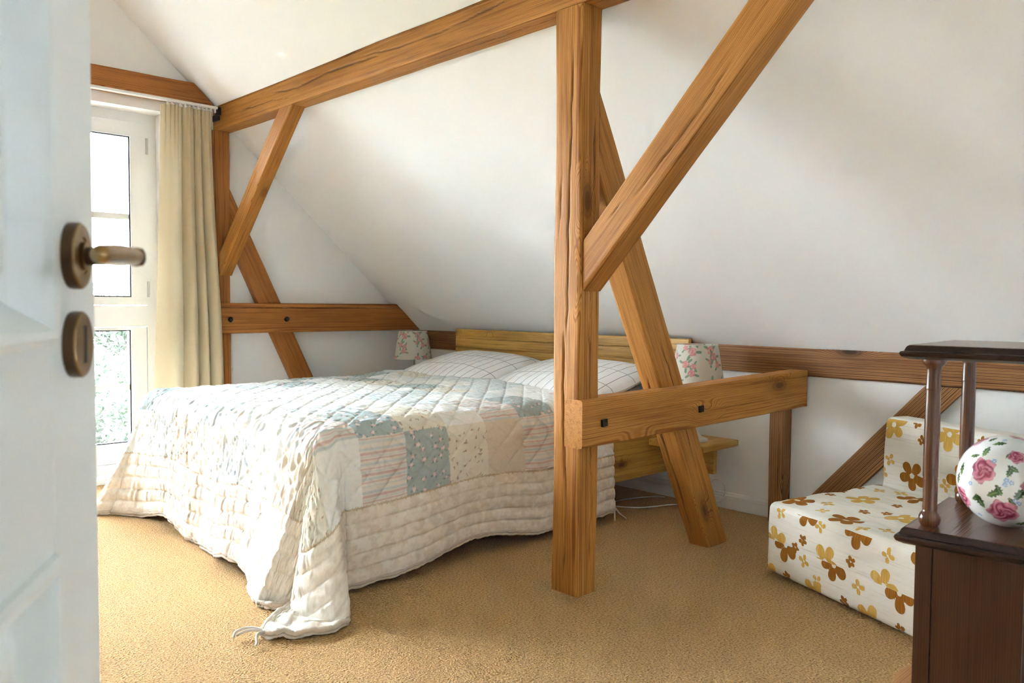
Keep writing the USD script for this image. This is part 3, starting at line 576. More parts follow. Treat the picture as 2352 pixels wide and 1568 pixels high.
# ------------------------------------------------------------------ patchwork quilt
def quilt():
    o, R, zt = .63, .095, .572; xa, yn, yf, xe = 1.50, 2.50, 4.06, 2.93
    La, Lb = o + xe - xa, 2 * o + yf - yn
    na, nb = 440, 580
    A, B = np.meshgrid(np.linspace(0, La, na), np.linspace(0, Lb, nb), indexing='ij')
    da, db, dc = np.maximum(0, o - A), np.maximum(0, o - B), np.maximum(0, B - (o + yf - yn))
    ax = xa + np.maximum(0, A - o); ay = yn + np.clip(B - o, 0, yf - yn)
    far = dc > 0; dl = np.where(far, dc, db)
    s = np.hypot(da, dl); phc = np.degrees(np.arctan2(dl, da + 1e-12)); phc = np.where(s < 1e-9, 0, phc)
    smax = o / np.maximum(np.maximum(np.cos(np.radians(phc)), np.sin(np.radians(phc))), .5)
    t = np.clip(s / smax, 0, 1)
    corner = (da > 0) & (dl > 0)
    phg = np.where(far, phc, 90 * (phc / 90) ** 1.4)
    foot, side = (da > 0) & (dl <= 0), (dl > 0) & (da <= 0)
    # where the hem ends: distance out from the inner rectangle, and height
    HF = np.interp(ay, [2.50, 2.62, 2.75, 2.9, 3.04, 3.25, 3.46, 3.6, 3.75, 3.92, 4.06], [.26, .235, .20, .19, .165, .15, .13, .135, .135, .16, .23])
    ZF = np.interp(ay, [2.5, 2.65, 2.8, 2.95, 3.1, 3.4, 3.6, 3.75, 3.9, 4.06], [.012, .02, .055, .06, .02, .018, .055, .05, .018, .012])
    HN = np.interp(ax, [1.5, 1.62, 1.8, 2.0, 2.2, 2.4, 2.6, 2.93], [.11, .105, .11, .085, .075, .11, .125, .14])
    ZN = np.interp(ax, [1.5, 1.7, 1.85, 2.1, 2.25, 2.45, 2.7, 2.93], [.03, .035, .055, .085, .078, .048, .05, .06])
    HCn = np.interp(phg, [0, 8, 15, 21, 26, 31, 36, 48, 60, 68, 74, 80, 90], [.26, .25, .245, .19, .27, .44, .465, .45, .43, .37, .22, .13, .11])
    HCf = np.interp(phg, [0, 8, 22, 40, 60, 75, 90], [.22, .31, .40, .40, .25, .1, .08])
    H = np.where(corner, np.where(far, HCf, HCn), np.where(foot, HF, np.where(far, .08, HN)))
    zh = np.where(corner, .012, np.where(foot, ZF, np.where(far, .02, ZN)))
    zh = np.where(corner & ~far, np.interp(phg, [0, 74, 90], [.012, .012, .03]), zh)
    Hf = np.minimum(H, np.where(corner, np.where(far, .30, np.interp(phg, [0, 21, 30, 36, 60, 90], [.24, .19, .25, .28, .36, .36])), .3))
    dirx = np.where(s > 1e-9, -np.where(corner, np.cos(np.radians(phg)), np.where(foot, 1, 0)), 0)
    diry = np.where(s > 1e-9, np.where(corner, np.sin(np.radians(phg)), np.where(side, 1, 0)) * np.where(far, 1, -1), 0)
    # valley between the foot face and the corner flap starts well below the mattress edge
    L1 = math.pi / 2 * R; L2 = np.hypot(Hf - R, zt - R - zh); L3 = H - Hf; Lt = L1 + L2 + L3; p = t * Lt
    th = np.clip(p / R, 0, math.pi / 2)
    k2 = np.clip((p - L1) / L2, 0, 1); k3 = np.maximum(0, p - L1 - L2)
    bow = np.sin(k2 * math.pi) * np.where(side, .012, .0)
    h = np.where(p < L1, R * np.sin(th), R + (Hf - R) * k2 ** 1.25 + k3 + bow)
    z = np.where(p < L1, zt - R * (1 - np.cos(th)), zt - R - (zt - R - zh) * k2)
    # long soft folds of the hanging parts
    along = np.where(foot | corner & (phg < 45), ay * 1.0 + phg * .006, ax + 5 + phg * .006)
    k = smooth01(k2 * 1.3)
    h = h + k * ((noise(np.stack([along * 7.0, k2 * .8, along * 0], -1), 2) - .5) * .034 + (noise(np.stack([along * 19, k2 * 1.5, along * 0 + 4], -1), 6) - .5) * .014)
    X, Y, Z = ax + dirx * h, ay + diry * h, z
    # duvet under the quilt
    cx, cy = (X - 2.2) / .95, (Y - 3.28) / .9
    topw = np.clip(1 - t * 2.5, 0, 1)
    Z = Z + topw * (.020 * np.clip(1 - cx ** 4, 0, 1) * np.clip(1 - cy ** 4, 0, 1) + (fbm(np.stack([X * 2.2, Y * 2.2, X * 0], -1), 3, 11) - .5) * .034)
    Z = Z + topw * .018 * smooth01((X - 2.62) / .25) * (1 - .4 * np.clip((2.9 - Y) / .5, 0, 1)) - .05 * smooth01((X - 2.88) / .06) * topw
    P = np.stack([X, Y, Z], -1)
    # relief along the surface normal: quilting seams and crinkles
    ga, gb = np.gradient(P, axis=0), np.gradient(P, axis=1); N = np.cross(ga, gb); N /= np.linalg.norm(N, axis=-1, keepdims=True) + 1e-12
    if N[na - 60, nb // 2, 2] < 0: N = -N
    edge = np.minimum(np.minimum(A, B), Lb - B)                       # distance to the hem
    border = edge < .285
    sp = .088
    def seam(c, w=.0065): d = np.abs((c / sp + .5) % 1 - .5) * sp; return np.exp(-(d / w) ** 2), d
    s1, d1 = seam((A + B) / math.sqrt(2)); s2, d2 = seam((A - B) / math.sqrt(2) + 1.0)
    diag = -.0036 * np.maximum(s1, s2) + .0022 * np.clip(np.minimum(d1, d2) / (sp / 2), 0, 1) ** .7
    spb = .057
    d3 = np.abs((edge / spb + .5) % 1 - .5) * spb
    rows = -.0060 * np.exp(-(d3 / .005) ** 2) + .0035 * np.clip(d3 / (spb / 2), 0, 1)
    rel = np.where(border, rows, diag)
    crk = (noise(np.stack([A * 75, B * 28, A * 0], -1), 21) - .5) * .0045 + (noise(np.stack([A * 30, B * 95, A * 0], -1), 22) - .5) * .0040 + (fbm(np.stack([A * 12, B * 12, A * 0], -1), 3, 23) - .5) * .010
    crk = crk * np.where(border, .55, .9)
    footk = np.where(foot, 1.0, .35)
    crk = crk + footk * (noise(np.stack([A * 9, B * 120, A * 0], -1), 25) - .5) * .0065 * smooth01((.9 - A) / .4)
    P = P + N * (rel + crk)[..., None] + N * .004
    lie = np.clip(k3 / .05, 0, 1); P[..., 2] += lie * np.abs(noise(np.stack([X * 30, Y * 30, X * 0], -1), 31)) * .016
    P[..., 2] = np.maximum(P[..., 2], .006)
    P[..., 0] = np.minimum(P[..., 0], 2.945)
    # print
    P2 = np.stack([A, B], -1).reshape(-1, 2); a, b, ed = A.ravel(), B.ravel(), edge.ravel()
    cell = .20; ia = np.floor((a - .29) / cell).astype(int); rowh = .25; ib = np.floor((b - .285) / rowh).astype(int)
    white, blue, stripe, floral_c, beige, blue2 = 0, 1, 2, 3, 4, 5
    kind = np.zeros(len(a), int)
    rg = np.random.default_rng(12)
    table = rg.choice([white, white, blue2, white, floral_c, white, blue2, white, blue], size=(40, 20))
    table[0:12, 0] = [floral_c, white, stripe, blue, floral_c, beige, stripe, blue, white, stripe, blue, white]
    table[0:12, 1] = [beige, stripe, blue, floral_c, white, stripe, blue, white, stripe, blue, white, white]
    table[0:3, 2:9] = np.array([[white, blue2, white, floral_c, blue2, white, white], [white, white, blue2, white, white, blue, white], [blue2, white, white, white, white, white, blue2]])
    kind = table[np.clip(ia, 0, 39), np.clip(ib, 0, 19)]
    col = np.tile(np.array([.83, .84, .815]), (len(a), 1))
    m_ = kind == blue; col[m_] = floral(P2[m_], (.42, .49, .48), 3, .047, ((.80, .52, .50), (.86, .80, .76)), (.20, .30, .31), .0072)
    m_ = kind == blue2; col[m_] = floral(P2[m_], (.68, .73, .73), 9, .04, ((.50, .60, .62), (.72, .76, .76)), (.45, .55, .55), .006)
    m_ = kind == floral_c; col[m_] = floral(P2[m_], (.76, .725, .62), 4, .040, ((.42, .22, .18), (.62, .44, .36)), (.36, .36, .25), .0042)
    m_ = kind == stripe; sb = (b / .052) % 1
    sc = np.tile(np.array([.76, .72, .65]), (len(a), 1))
    for lo, hi, c in ((.05, .12, (.66, .49, .46)), (.16, .20, (.66, .49, .46)), (.30, .48, (.58, .63, .63)), (.56, .60, (.66, .49, .46)), (.66, .74, (.62, .45, .42)), (.82, .93, (.64, .66, .64))): sc[(sb >= lo) & (sb < hi)] = c
    col[m_] = sc[m_]
    col[kind == beige] = (.70, .625, .52)
    mott = fbm(np.stack([a * 55, b * 55, a * 0], -1), 3, 41)[:, None]
    bc = np.array([.74, .665, .56]) * (1 - smooth01((mott - .38) / .2)) + np.array([.83, .77, .68]) * smooth01((mott - .38) / .2)
    m_ = ed < .285; col[m_] = bc[m_]
    # zigzag lace seam between patches and border
    zz = np.where(A.ravel() < B.ravel(), b, a); zig = np.abs((zz / .012) % 1 - .5) * .012
    m_ = np.abs(ed - (.283 + zig - .003)) < .003; col[m_] = (.58, .45, .29)
    col *= (.94 + .10 * fbm(np.stack([a * 160, b * 160, a * 0], -1), 2, 43))[:, None]
    return P, col
PQ, colq = quilt()
qt = thing('quilt', 'pale patchwork quilt in white, blue and beige draped over the bed to the floor', 'quilt', (2.2, 3.28, .006))
obj('patchwork', gridmesh(PQ, False), 'quilt_cloth', qt, True, {'print': colq})
hemline = np.concatenate([PQ[::-1, 0][:-1], PQ[0, :][:-1], PQ[:, -1]]); hemline = hemline[::2]
hz = hemline + np.stack([np.zeros(len(hemline)), np.zeros(len(hemline)), .002 + .004 * noise(np.arange(len(hemline))[:, None] * np.array([.9, 0, 0]), 3)], -1)
hz[:, 2] = np.maximum(hz[:, 2], .0095)
obj('hem_binding', tube(hz, .0075 + .0025 * noise(np.arange(len(hz))[:, None] * np.array([.7, 0, 0]), 5), 8), 'hem_cloth', qt, True, label='frayed beige hem of the quilt')
hz2 = hz.copy(); hz2[:, 2] = np.maximum(hz[:, 2] - .012, .0065); hz2[:, :2] += (noise(np.arange(len(hz))[:, None] * np.array([.31, 0, 0]), 8)[:, None] - .5) * .012
obj('hem_binding', tube(hz2, .006, 6), 'hem_cloth', qt, True)
tip = PQ[0, 0]
def ties(p, ends, r=.0055):
    for e in ends:
        pts = spline([p, p * .6 + np.array(e[0]) * .4 + [0, 0, .006]] + [np.array(q) for q in e], 24); pts[:, 2] = np.maximum(pts[:, 2], .006)
        obj('corner_tie', tube(pts, r * (1 - .25 * np.linspace(0, 1, 24)), 8), 'tie_cloth', qt, True, label='knotted cloth tie at the quilt corner')
    s_ = trimesh.creation.icosphere(2, .011); s_.apply_translation(p + [0, 0, .004]); obj('tie_knot', s_, 'tie_cloth', qt, True)
ties(tip, ([tip + [-.035, -.018, .012], tip + [-.05, -.045, .004], tip + [-.062, -.06, .0]], [tip + [-.04, .03, .012], tip + [-.075, .035, .006]], [tip + [-.03, .045, .014], tip + [-.05, .055, .012], tip + [-.085, .03, .004]]))
tip2 = PQ[-1, 0]
ties(tip2, ([tip2 + [-.012, -.012, -.02], tip2 + [-.025, -.025, -.042]], [tip2 + [.015, -.012, -.012], tip2 + [.03, -.028, -.03], tip2 + [.045, -.035, -.045]]), .004)

# ------------------------------------------------------------------ flower print fold-out sofa chair
ca = np.array([2.80, 1.536, 0]); ces = np.array([-.383, -.924, 0]); cet = np.array([.924, -.383, 0]); CW = 1.16
FR = [('by', .06, .140, 'd'), ('bb', .117, .140, 'u'), ('bb', .214, .287, 'u'), ('bb', .455, .283, 'u'), ('sy', .085, .251, ''), ('sy', .285, .253, ''), ('sb', .207, .183, ''), ('sb', .168, .145, ''), ('by', .318, .14, 'd'), ('bb', .359, .14, 'u'), ('sy', .216, .110, ''), ('sb', .434, .173, ''), ('sy', .584, .237, ''), ('sy', .28, .06, ''), ('by', .014, .004, 'd'), ('sb', .121, .025, ''), ('by', .57, .138, 'd'), ('bb', .635, .138, 'u'), ('sy', .467, .1, ''), ('sb', .406, .031, ''), ('by', .259, .005, 'd'), ('by', .511, .005, 'd'), ('sb', .635, .024, ''), ('bb', .72, .285, 'u'), ('sy', .75, .19, ''), ('by', .86, .14, 'd'), ('sb', .8, .06, ''), ('sb', .93, .2, ''), ('bb', 1.0, .14, 'u'), ('sy', 1.06, .22, '')]
SR = [('bb', .052, .10), ('bb', .324, .075), ('bb', -.0, .544), ('by', .154, .317), ('sb', .019, .342), ('sb', .054, .255), ('sb', .028, .42), ('sb', .276, .203), ('sb', .282, .35), ('sb', .322, .26), ('sy', .147, .157), ('sy', .207, .08), ('sy', .098, .454), ('sy', .159, .498), ('sy', .439, .037), ('sy', .481, .095), ('by', .406, .236), ('bb', .25, .471), ('bb', .62, .12), ('by', .72, .35), ('sb', .6, .3), ('sy', .56, .44), ('bb', .95, .4), ('sb', .9, .15), ('by', 1.05, .1), ('sy', .85, .5)]
BR = [('by', .053, .546), ('sb', .159, .567), ('sb', .193, .505), ('sy', .049, .407), ('sy', .012, .349), ('bb', .156, .363), ('by', .307, .546), ('sy', .305, .356), ('bb', .375, .386), ('sb', .442, .54), ('by', .56, .43), ('sy', .65, .55), ('bb', .78, .40), ('sb', .7, .34), ('sy', .9, .5), ('by', 1.02, .42)]
def sdf_of(p, seed, flowers):
    """signed distances (brown, yellow, centre) of flat five-petal flowers at the 2-D points p"""
    out = np.full((len(p), 3), .05); rg = np.random.default_rng(seed)
    for f in flowers:
        k, cx, cy = f[:3]; clip = f[3] if len(f) > 3 else ''
        big = k[0] == 'b'; brown = k[1] == 'b'; r = (.062 if brown else .060) if big else (.021 if brown else .026); n = 5 if (brown or big) else 4
        a0 = rg.uniform(0, 6.28); d = p - [cx, cy]; near = (np.abs(d) < r * 1.6).all(1); e = d[near]; sd_ = np.full(len(e), .05)
        for q in range(n):
            a = a0 + q * 2 * math.pi / n + rg.uniform(-.08, .08); L = r * rg.uniform(.9, 1.05); al = e[:, 0] * math.cos(a) + e[:, 1] * math.sin(a) - L * .57; ac = -e[:, 0] * math.sin(a) + e[:, 1] * math.cos(a)
            sa, sb_ = L * .44, L * (.31 if big else .30)
            wid = sb_ * (1 + .25 * al / sa); g = np.hypot(al / sa, ac / wid); sd_ = np.minimum(sd_, (g - 1) * sb_)
        cen = np.hypot(e[:, 0], e[:, 1]) - r * .17
        if clip == 'u': sd_ = np.maximum(sd_, e[:, 1]); cen = np.maximum(cen, e[:, 1])
        if clip == 'd': sd_ = np.maximum(sd_, -e[:, 1]); cen = np.maximum(cen, -e[:, 1])
        ch = 0 if brown else 1
        out[near, ch] = np.minimum(out[near, ch], sd_); out[near, 2] = np.minimum(out[near, 2], cen)
        if not brown: out[near, 0] = np.maximum(out[near, 0], -sd_)
    return out
def chair_block(dims, centre, r, sp, pts, sag=None):
    """dims along (width, depth, height); pts maps each face to its flowers"""
    v, f, n = rgrid(dims, r, sp); loc = v + np.array(centre)
    sdf = np.full((len(v), 3), .05)
    fm = (n[:, 1] < -.70) ; tm = n[:, 2] > .70
    if 'F' in pts: sdf[fm] = sdf_of(loc[fm][:, [0, 2]], 3, pts['F'])
    if 'T' in pts: sdf[tm] = sdf_of(loc[tm][:, [0, 1]], 4, pts['T'])
    sm = ~fm & ~tm; rg = np.random.default_rng(8)
    rest = loc.copy()
    if sag is not None: loc = sag(loc, n)
    w = ca + loc[:, 0:1] * ces + loc[:, 1:2] * cet + loc[:, 2:3] * np.array([0, 0, 1.0])
    return (w, f[:, ::-1]), {'sdf': sdf, 'rest': rest}
sc = thing('sofa_chair', 'low armless sofa chair in cream fabric with brown and yellow flowers', 'sofa chair', ca + ces * CW / 2 + cet * .3)
def seat_sag(l, n):
    l = l.copy(); top = np.clip(n[:, 2], 0, 1)
    l[:, 2] += top * (.022 * smooth01((l[:, 1] - .05) / .5) + (fbm(np.stack([l[:, 0] * 5, l[:, 1] * 9, l[:, 0] * 0], -1), 3, 4) - .5) * .022 - .01 * np.exp(-((l[:, 0] - .33) / .05) ** 2) * np.exp(-((l[:, 1] - .2) / .15) ** 2))
    fr_ = np.clip(-n[:, 1], 0, 1); l[:, 1] += fr_ * (.004 * np.exp(-((l[:, 2] - .14) / .004) ** 2) - .006 * np.sin(np.clip(l[:, 2] / .28, 0, 1) * math.pi) + (fbm(np.stack([l[:, 0] * 6, l[:, 2] * 8, l[:, 0] * 0], -1), 2, 6) - .5) * .008)
    return l
m_, p_ = chair_block((CW, .56, .272), (CW / 2, .28, .145), .030, .0062, {'F': FR, 'T': SR}, seat_sag); obj('seat', m_, 'flower_fabric', sc, True, p_)
def back_sag(l, n):
    l = l.copy(); fr_ = np.clip(-n[:, 1], 0, 1); l[:, 1] += -fr_ * .012 * np.sin(np.clip((l[:, 2] - .30) / .28, 0, 1) * math.pi) - .012 * (.58 - l[:, 2]) / .28
    l[:, 0] += -.010 * np.clip(-n[:, 0], 0, 1) * np.sin(np.clip((l[:, 2] - .30) / .28, 0, 1) * math.pi) * -1; return l
m_, p_ = chair_block((CW, .115, .562), (CW / 2, .628, .291), .022, .0062, {'F': BR}, back_sag); obj('backrest', m_, 'flower_fabric', sc, True, p_)
for k, s0 in enumerate((.12, CW - .12)):
    w = ca + ces * s0 + cet * .30
    obj('glide', tuple_add(lathe([(0, 0), (.02, 0), (.02, .008), (0, .0095)], n=16), w), 'dark_void', sc)

# ------------------------------------------------------------------ pedestal cabinet, ball, stool (foreground right)
ct = np.array([1.534, .586, 0]); cef = np.array([.084, -.9965, 0]); ced = np.array([.9965, .084, 0])
def Cc(v):
    v = np.asarray(v, float); return ct + v[:, 0:1] * cef + v[:, 1:2] * ced + v[:, 2:3] * np.array([0, 0, 1.0])
def cframe(mesh, flip=True):
    v, f = arr(mesh); return Cc(v), (f[:, ::-1] if flip else f)
def wobj(name, mesh, m, parent, smooth=30, axis=2, seed=1, label=None):
    """walnut piece built in cabinet coordinates, grain along the axis"""
    v, f = arr(mesh); tm_ = trimesh.Trimesh(v, f, process=False)
    if smooth and smooth is not True: tm_ = trimesh.graph.smooth_shade(tm_, angle=math.radians(smooth), facet_minarea=None)
    v, f = np.array(tm_.vertices), np.array(tm_.faces)
    o = [k for k in range(3) if k != axis] + [axis]; rest = v[:, o] + np.array([.31 + seed * .03, .17, seed * .9])
    return obj(name, (Cc(v), f[:, ::-1]), m, parent, True, {'rest': rest, 'crack': np.zeros(len(v))}, label=label)
BW, BD, BZ, TZ = .246, .345, .605, .9405
cab = thing('pedestal_cabinet', 'dark walnut pedestal cabinet with turned columns under its upper board', 'cabinet', ct + cef * BW / 2 + ced * BD / 2)
def moulded_board(z1, thick, prof):
    """board with a moulded edge: prof = (inset, height fraction) from the bottom to the top"""
    L = np.array([[(o, o, z1 - thick + h * thick), (BW - o, o, z1 - thick + h * thick), (BW - o, BD - o, z1 - thick + h * thick), (o, BD - o, z1 - thick + h * thick)] for o, h in prof])
    k = len(L); i = np.arange(4 * k).reshape(k, 4); j = np.roll(i, -1, 1); q = np.stack([i[:-1], j[:-1], j[1:], i[1:]], -1).reshape(-1, 4)
    f = np.vstack([q[:, [0, 1, 2]], q[:, [0, 2, 3]], [[0, 2, 1], [0, 3, 2]], [[4 * k - 4, 4 * k - 3, 4 * k - 2], [4 * k - 4, 4 * k - 2, 4 * k - 1]]]); return L.reshape(-1, 3), f
edgep = [(.014, 0), (.008, .10), (.003, .2), (.0, .42), (.002, .56), (.007, .60), (.008, .72), (.010, .9), (.013, 1.0)]
lowb = wobj('lower_board', moulded_board(BZ, .030, edgep[:-1] + [(.012, .985)]), 'ebonised', cab, 25, 1, 2)
wobj('board_surface', bx(.0135, BW - .0135, .0135, BD - .0135, BZ - .0004, BZ + .0008), 'polished_walnut', lowb, False, 1, 3)
upb = wobj('upper_board', moulded_board(TZ, .025, edgep[:-1] + [(.012, .985)]), 'ebonised', cab, 25, 1, 4)
wobj('board_surface', bx(.0135, BW - .0135, .0135, BD - .0135, TZ - .0004, TZ + .0008), 'polished_walnut', upb, False, 1, 5)
H_ = TZ - .025 - BZ - .001
colp = [(0, 0), (.014, 0), (.0165, .004), (.0185, .010), (.0185, .017), (.016, .023), (.0125, .027), (.0122, .031), (.0128, .034), (.0122, .04), (.0125, .07), (.0125, .085), (.0135, .087), (.0128, .09), (.0135, .093), (.0132, .2), (.0125, H_ - .058), (.0132, H_ - .056), (.0132, H_ - .053), (.0125, H_ - .051), (.0122, H_ - .020), (.0135, H_ - .014), (.0185, H_ - .010), (.0205, H_ - .006), (.0205, H_ - .001), (0, H_)]
for f0, d0 in ((.046, .055), (.052, .295), (BW - .030, .055), (BW - .030, .295)):
    v, f = lathe(colp, n=36); wobj('column', (v + [f0, d0, BZ + .0008], f), 'polished_walnut', cab, 40, 2, 6, None)
b0_, b1_, d0_, d1_ = .030, .2035, .030, BD - .03
bz1 = BZ - .0305
bod = wobj('cabinet_body', bx(b0_, b1_, d0_ + .004, d1_, .05, bz1), 'walnut', cab, False, 2, 7)
wobj('corner_stile', bx(b0_, b0_ + .0285, d0_, d0_ + .006, .05, bz1, .001), 'walnut', cab, False, 2, 8)
dr_ = wobj('cabinet_door', bx(b0_ + .030, b1_, d0_, d0_ + .006, .052, bz1 - .001, .001), 'walnut', cab, False, 2, 9)
v, f = lathe([(0, 0), (.006, 0), (.005, .006), (.009, .012), (.009, .017), (0, .019)], n=20)
wobj('door_knob', (np.stack([v[:, 0] + b1_ - .03, d0_ - v[:, 2], v[:, 1] + .28], 1), f[:, ::-1]), 'ebonised', dr_, 40, 2, 3)
wobj('plinth', bx(b0_ - .006, b1_ + .006, d0_ - .006, d1_ + .006, 0, .05, .003), 'ebonised', cab, False, 1, 10)

# hand painted china ball
def china_ball():
    s = trimesh.creation.icosphere(6, 1.0); n = np.array(s.vertices)
    ctr = Cc(np.array([[.153, .150, 0]]))[0]; R = .0845; zc = BZ + .0012 + R - .0006
    c3 = np.array([ctr[0], ctr[1], zc])
    view = np.array([0, 0, 1.01]) - c3; view /= np.linalg.norm(view); rt = np.cross([0, 0, 1.0], view); rt /= np.linalg.norm(rt); up = np.cross(view, rt)
    def dirn(x, y): x, y = x / 116, -y / 116; return rt * x + up * y + view * math.sqrt(max(.02, 1 - x * x - y * y))
    col = np.tile(np.array([.80, .80, .76]), (len(n), 1)); rg = np.random.default_rng(4)
    wob = fbm(n * 9, 3, 2)
    def patch(d, r):
        d = d / np.linalg.norm(d); e1 = np.cross(d, up if abs(d @ up) < .9 else rt); e1 /= np.linalg.norm(e1); e2 = np.cross(d, e1); ok = n @ d > .5
        return n @ e1 / r, n @ e2 / r, ok
    def leaf(d, r, a, tone=1.0):
        x, y, ok = patch(d, r); al = x * math.cos(a) + y * math.sin(a); ac = -x * math.sin(a) + y * math.cos(a)
        w = .42 * np.clip(1 - al ** 2, 0, 1) * (1 + .25 * np.sin(al * 14)); m_ = ok & (np.abs(al) < 1) & (np.abs(ac) < w)
        c = np.array([.085, .17, .05]) * tone; g = np.clip(.6 + .8 * (wob - .5) + .5 * al, .3, 1.5)
        col[m_] = (c * g[:, None])[m_]; m_ = m_ & (np.abs(ac) < .05); col[m_] = np.array([.25, .34, .14])
    def rose(d, r):
        x, y, ok = patch(d, r); rr = np.hypot(x, y); an = np.arctan2(y, x); m_ = ok & (rr < 1 + .10 * np.sin(5 * an + 1) + .05 * np.sin(9 * an))
        sp = np.sin(rr * 12 + 1.6 * an + 2.2 * np.sin(3 * an + rr * 3) + (wob - .5) * 5) * .5 + .5; sp = np.clip(sp * (1.0 - .35 * (rr < .35)), 0, 1)
        dk, ltc = np.array([.26, .018, .065]), np.array([.72, .27, .36]); c = dk * (1 - sp[:, None]) + ltc * sp[:, None]
        pale = smooth01((rr - .65) / .4)[:, None] * .45; c = c * (1 - pale) + np.array([.78, .45, .50]) * pale
        col[m_] = c[m_]
    def blossom(d, r, c=(.32, .45, .68)):
        for q in range(5):
            a = q * 1.257; x, y, ok = patch(d, r); m_ = ok & (np.hypot(x - .6 * math.cos(a), y - .6 * math.sin(a)) < .36); col[m_] = np.array(c)
    roses = [(-55, -20, 31), (-8, 77, 33), (-98, 52, 30), (-66, -94, 26), (17, -60, 18), (60, 5, 32), (80, 70, 28), (20, -112, 22)]
    rd = [(dirn(x, y), r / 116) for x, y, r in roses] + [(np.array(q, float), .27) for q in rg.normal(size=(9, 3)) if (np.array(q) / np.linalg.norm(q)) @ view < -.1]
    for x, y, r, a in ((-27, 33, 20, .5), (-18, 25, 16, 2.0), (4, -22, 15, 1.2), (10, -30, 14, 2.6), (-58, 56, 20, 1.9), (-66, 50, 15, .4), (-48, -68, 17, 1.4), (-72, -55, 13, .2), (2, -62, 12, .8), (-100, -20, 18, 1.6), (-108, 5, 16, 1.2), (-20, -90, 16, .3), (25, 30, 20, 1.0), (35, 100, 18, .3), (-86, 88, 14, 1.0), (10, 50, 14, 2.2), (45, -35, 17, .9), (-35, -100, 14, 1.2)):
        leaf(dirn(x, y), r / 116, a, rg.uniform(.8, 1.4))
    for d, r in rd[8:]:
        for q in range(4): leaf(d + rg.normal(size=3) * .32, .15, rg.uniform(0, 6))
    for d, r in rd: rose(d, r)
    for x, y in ((-3, -1), (17, 46), (-57, 90), (-5, 10), (25, 52), (-30, -45), (-80, 15), (-10, -100), (8, 4)): blossom(dirn(x, y), .055)
    for d in rg.normal(size=(30, 3)):
        d = d / np.linalg.norm(d)
        if d @ view < .15: blossom(d, .055)
    return c3, n * R + c3, np.array(s.faces), col, R
c3, bv, bf, bc_, BR_ = china_ball()
tag(obj('china_ball', (bv, bf), 'glazed_ceramic', None, True, {'print': bc_}, base=c3 - [0, 0, BR_]), 'round china ball painted with red roses on the dark cabinet', 'ornament')

# low round stool behind the cabinet
so = np.array([2.065, .585, 0])
st = thing('footstool', 'low round brown footstool partly hidden behind the dark cabinet', 'stool', so)
def tpart(name, mf, m, parent, ax=2):
    v, f = mf; tm_ = trimesh.graph.smooth_shade(trimesh.Trimesh(v, f, process=False), angle=math.radians(35), facet_minarea=None); v, f = np.array(tm_.vertices), np.array(tm_.faces)
    o = [k for k in range(3) if k != ax] + [ax]
    return obj(name, (v, f), m, parent, True, {'rest': (v - so)[:, o] + [.35, .2, .4], 'crack': np.zeros(len(v))})
tpart('seat', tuple_add(lathe([(0, .09), (.168, .09), (.181, .095), (.184, .104), (.180, .112), (.170, .1155), (0, .1155)], n=64), so), 'stool_wood', st, 0)
for q in range(3):
    a = q * 2.094 + .4; top, bot = so + [.10 * math.cos(a), .10 * math.sin(a), .0895], so + [.125 * math.cos(a), .125 * math.sin(a), .004]
    tpart('leg', tube(np.linspace(bot, top, 8), [.011, .013, .015, .016, .016, .015, .014, .014], 14), 'stool_wood', st)

# lamp cable on the floor under the bed
cd_ = thing('power_cable', 'thin white lamp cable looping against the skirting board', 'cable', (3.3, 2.3, 0))
cp = spline([(3.545, 2.215, .030), (3.53, 2.25, .010), (3.42, 2.36, .006), (3.22, 2.46, .006), (3.16, 2.58, .006), (3.34, 2.60, .006), (3.50, 2.50, .006)], 120)
obj('cable', tube(cp, .0032, 8), 'white_plastic', cd_, True)
lp = np.linspace(0, 2 * math.pi, 50); lpp = np.stack([3.545 + lp * 0, 2.215 + .045 * np.cos(lp), .085 + .055 * np.sin(lp)], -1)
obj('cable_loop', tube(lpp, .003, 8, False), 'white_plastic', cd_, True)

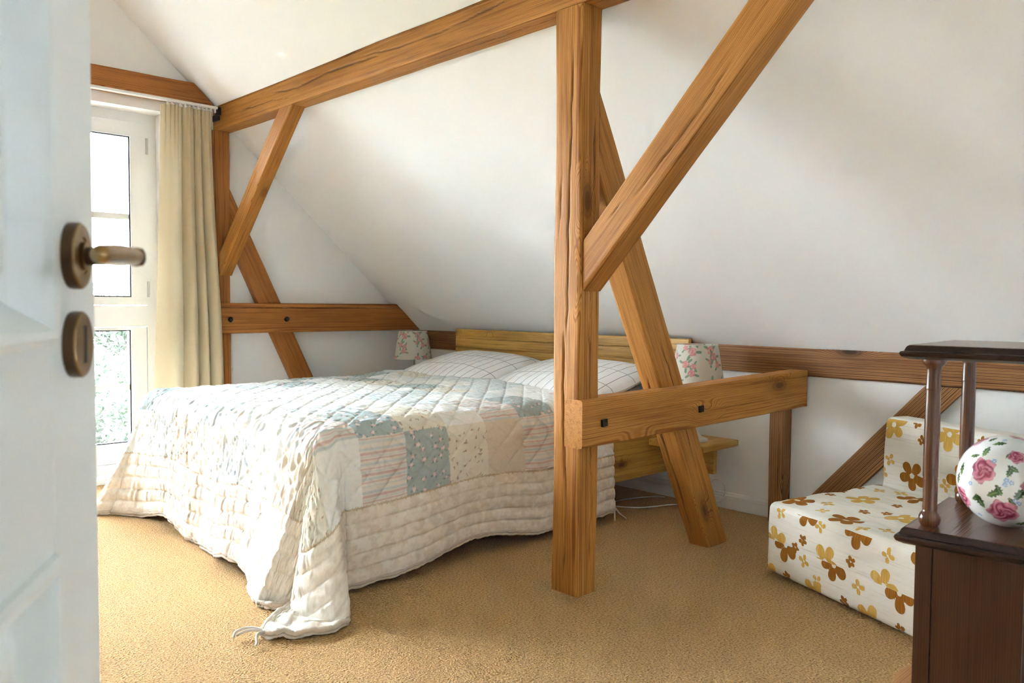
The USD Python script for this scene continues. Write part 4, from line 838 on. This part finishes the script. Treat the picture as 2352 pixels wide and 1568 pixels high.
# ------------------------------------------------------------------ garden outside
tag(obj('lawn', bx(-30, 30, 5.6, 60, -3.1, -3.0), 'lawn', None), 'green garden lawn below the window', kind='structure')
def tree(name, label, loc, height, spread, seed, leafy):
    rg = np.random.default_rng(seed); loc = np.array(loc, float); t = thing(name, label, 'tree', loc)
    tr_ = [tube(spline([loc, loc + [.1, .05, height * .4], loc + [0, .1, height]], 16), np.linspace(.11, .02, 16), 8)]; ends = []
    for k in range(46):
        h = height * rg.uniform(.12, .95); a = rg.uniform(0, 6.28); L = spread * (1.15 - h / height) * rg.uniform(.6, 1.0) + .3
        p0 = loc + [0, .05, h]; p1 = p0 + [math.cos(a) * L * .5, math.sin(a) * L * .5, L * .25]; p2 = p0 + [math.cos(a) * L, math.sin(a) * L, L * rg.uniform(.1, .9)]
        pts = spline([p0, p1, p2], 9); tr_.append(tube(pts, np.linspace(.028, .006, 9), 5)); ends += list(pts[3:])
        for q in range(3):
            e = pts[rg.integers(3, 9)]; d = rg.normal(size=3) * .35; d[2] = abs(d[2]); tr_.append(tube(np.array([e, e + d * .5, e + d * 1.1 - [0, 0, .05]]), [.008, .006, .003], 4)); ends.append(e + d)
    obj('branches', join(tr_), 'bark', t, True)
    ends = np.array(ends); n = leafy; c = ends[rg.integers(0, len(ends), n)] + rg.normal(size=(n, 3)) * .14
    d1 = rg.normal(size=(n, 3)); d1 /= np.linalg.norm(d1, axis=1, keepdims=True); d2 = np.cross(d1, rg.normal(size=(n, 3))); d2 /= np.linalg.norm(d2, axis=1, keepdims=True)
    L = rg.uniform(.04, .075, (n, 1)); W = L * .4; up_ = np.cross(d1, d2) * .12
    lv_ = np.stack([c - d1 * L, c + d2 * W + up_ * L, c + d1 * L, c - d2 * W + up_ * L], 1).reshape(-1, 3); i = np.arange(n)[:, None] * 4
    lf = obj('foliage', (lv_, np.vstack([i + [0, 1, 2], i + [0, 2, 3]])), 'leaf', t); lf.SetCustomDataByKey('kind', 'stuff')
tree('garden_tree', 'pale green bushy tree right outside the window', (3.05, 9.6, -3.0), 3.35, 1.4, 3, 6500)
tree('garden_tree', 'bare branched garden tree left of the bushy one', (-1.6, 11.5, -3.0), 4.0, 1.9, 5, 7000)
tree('garden_tree', 'distant green garden tree behind the others', (5.4, 16.5, -3.0), 3.8, 1.9, 9, 9000)
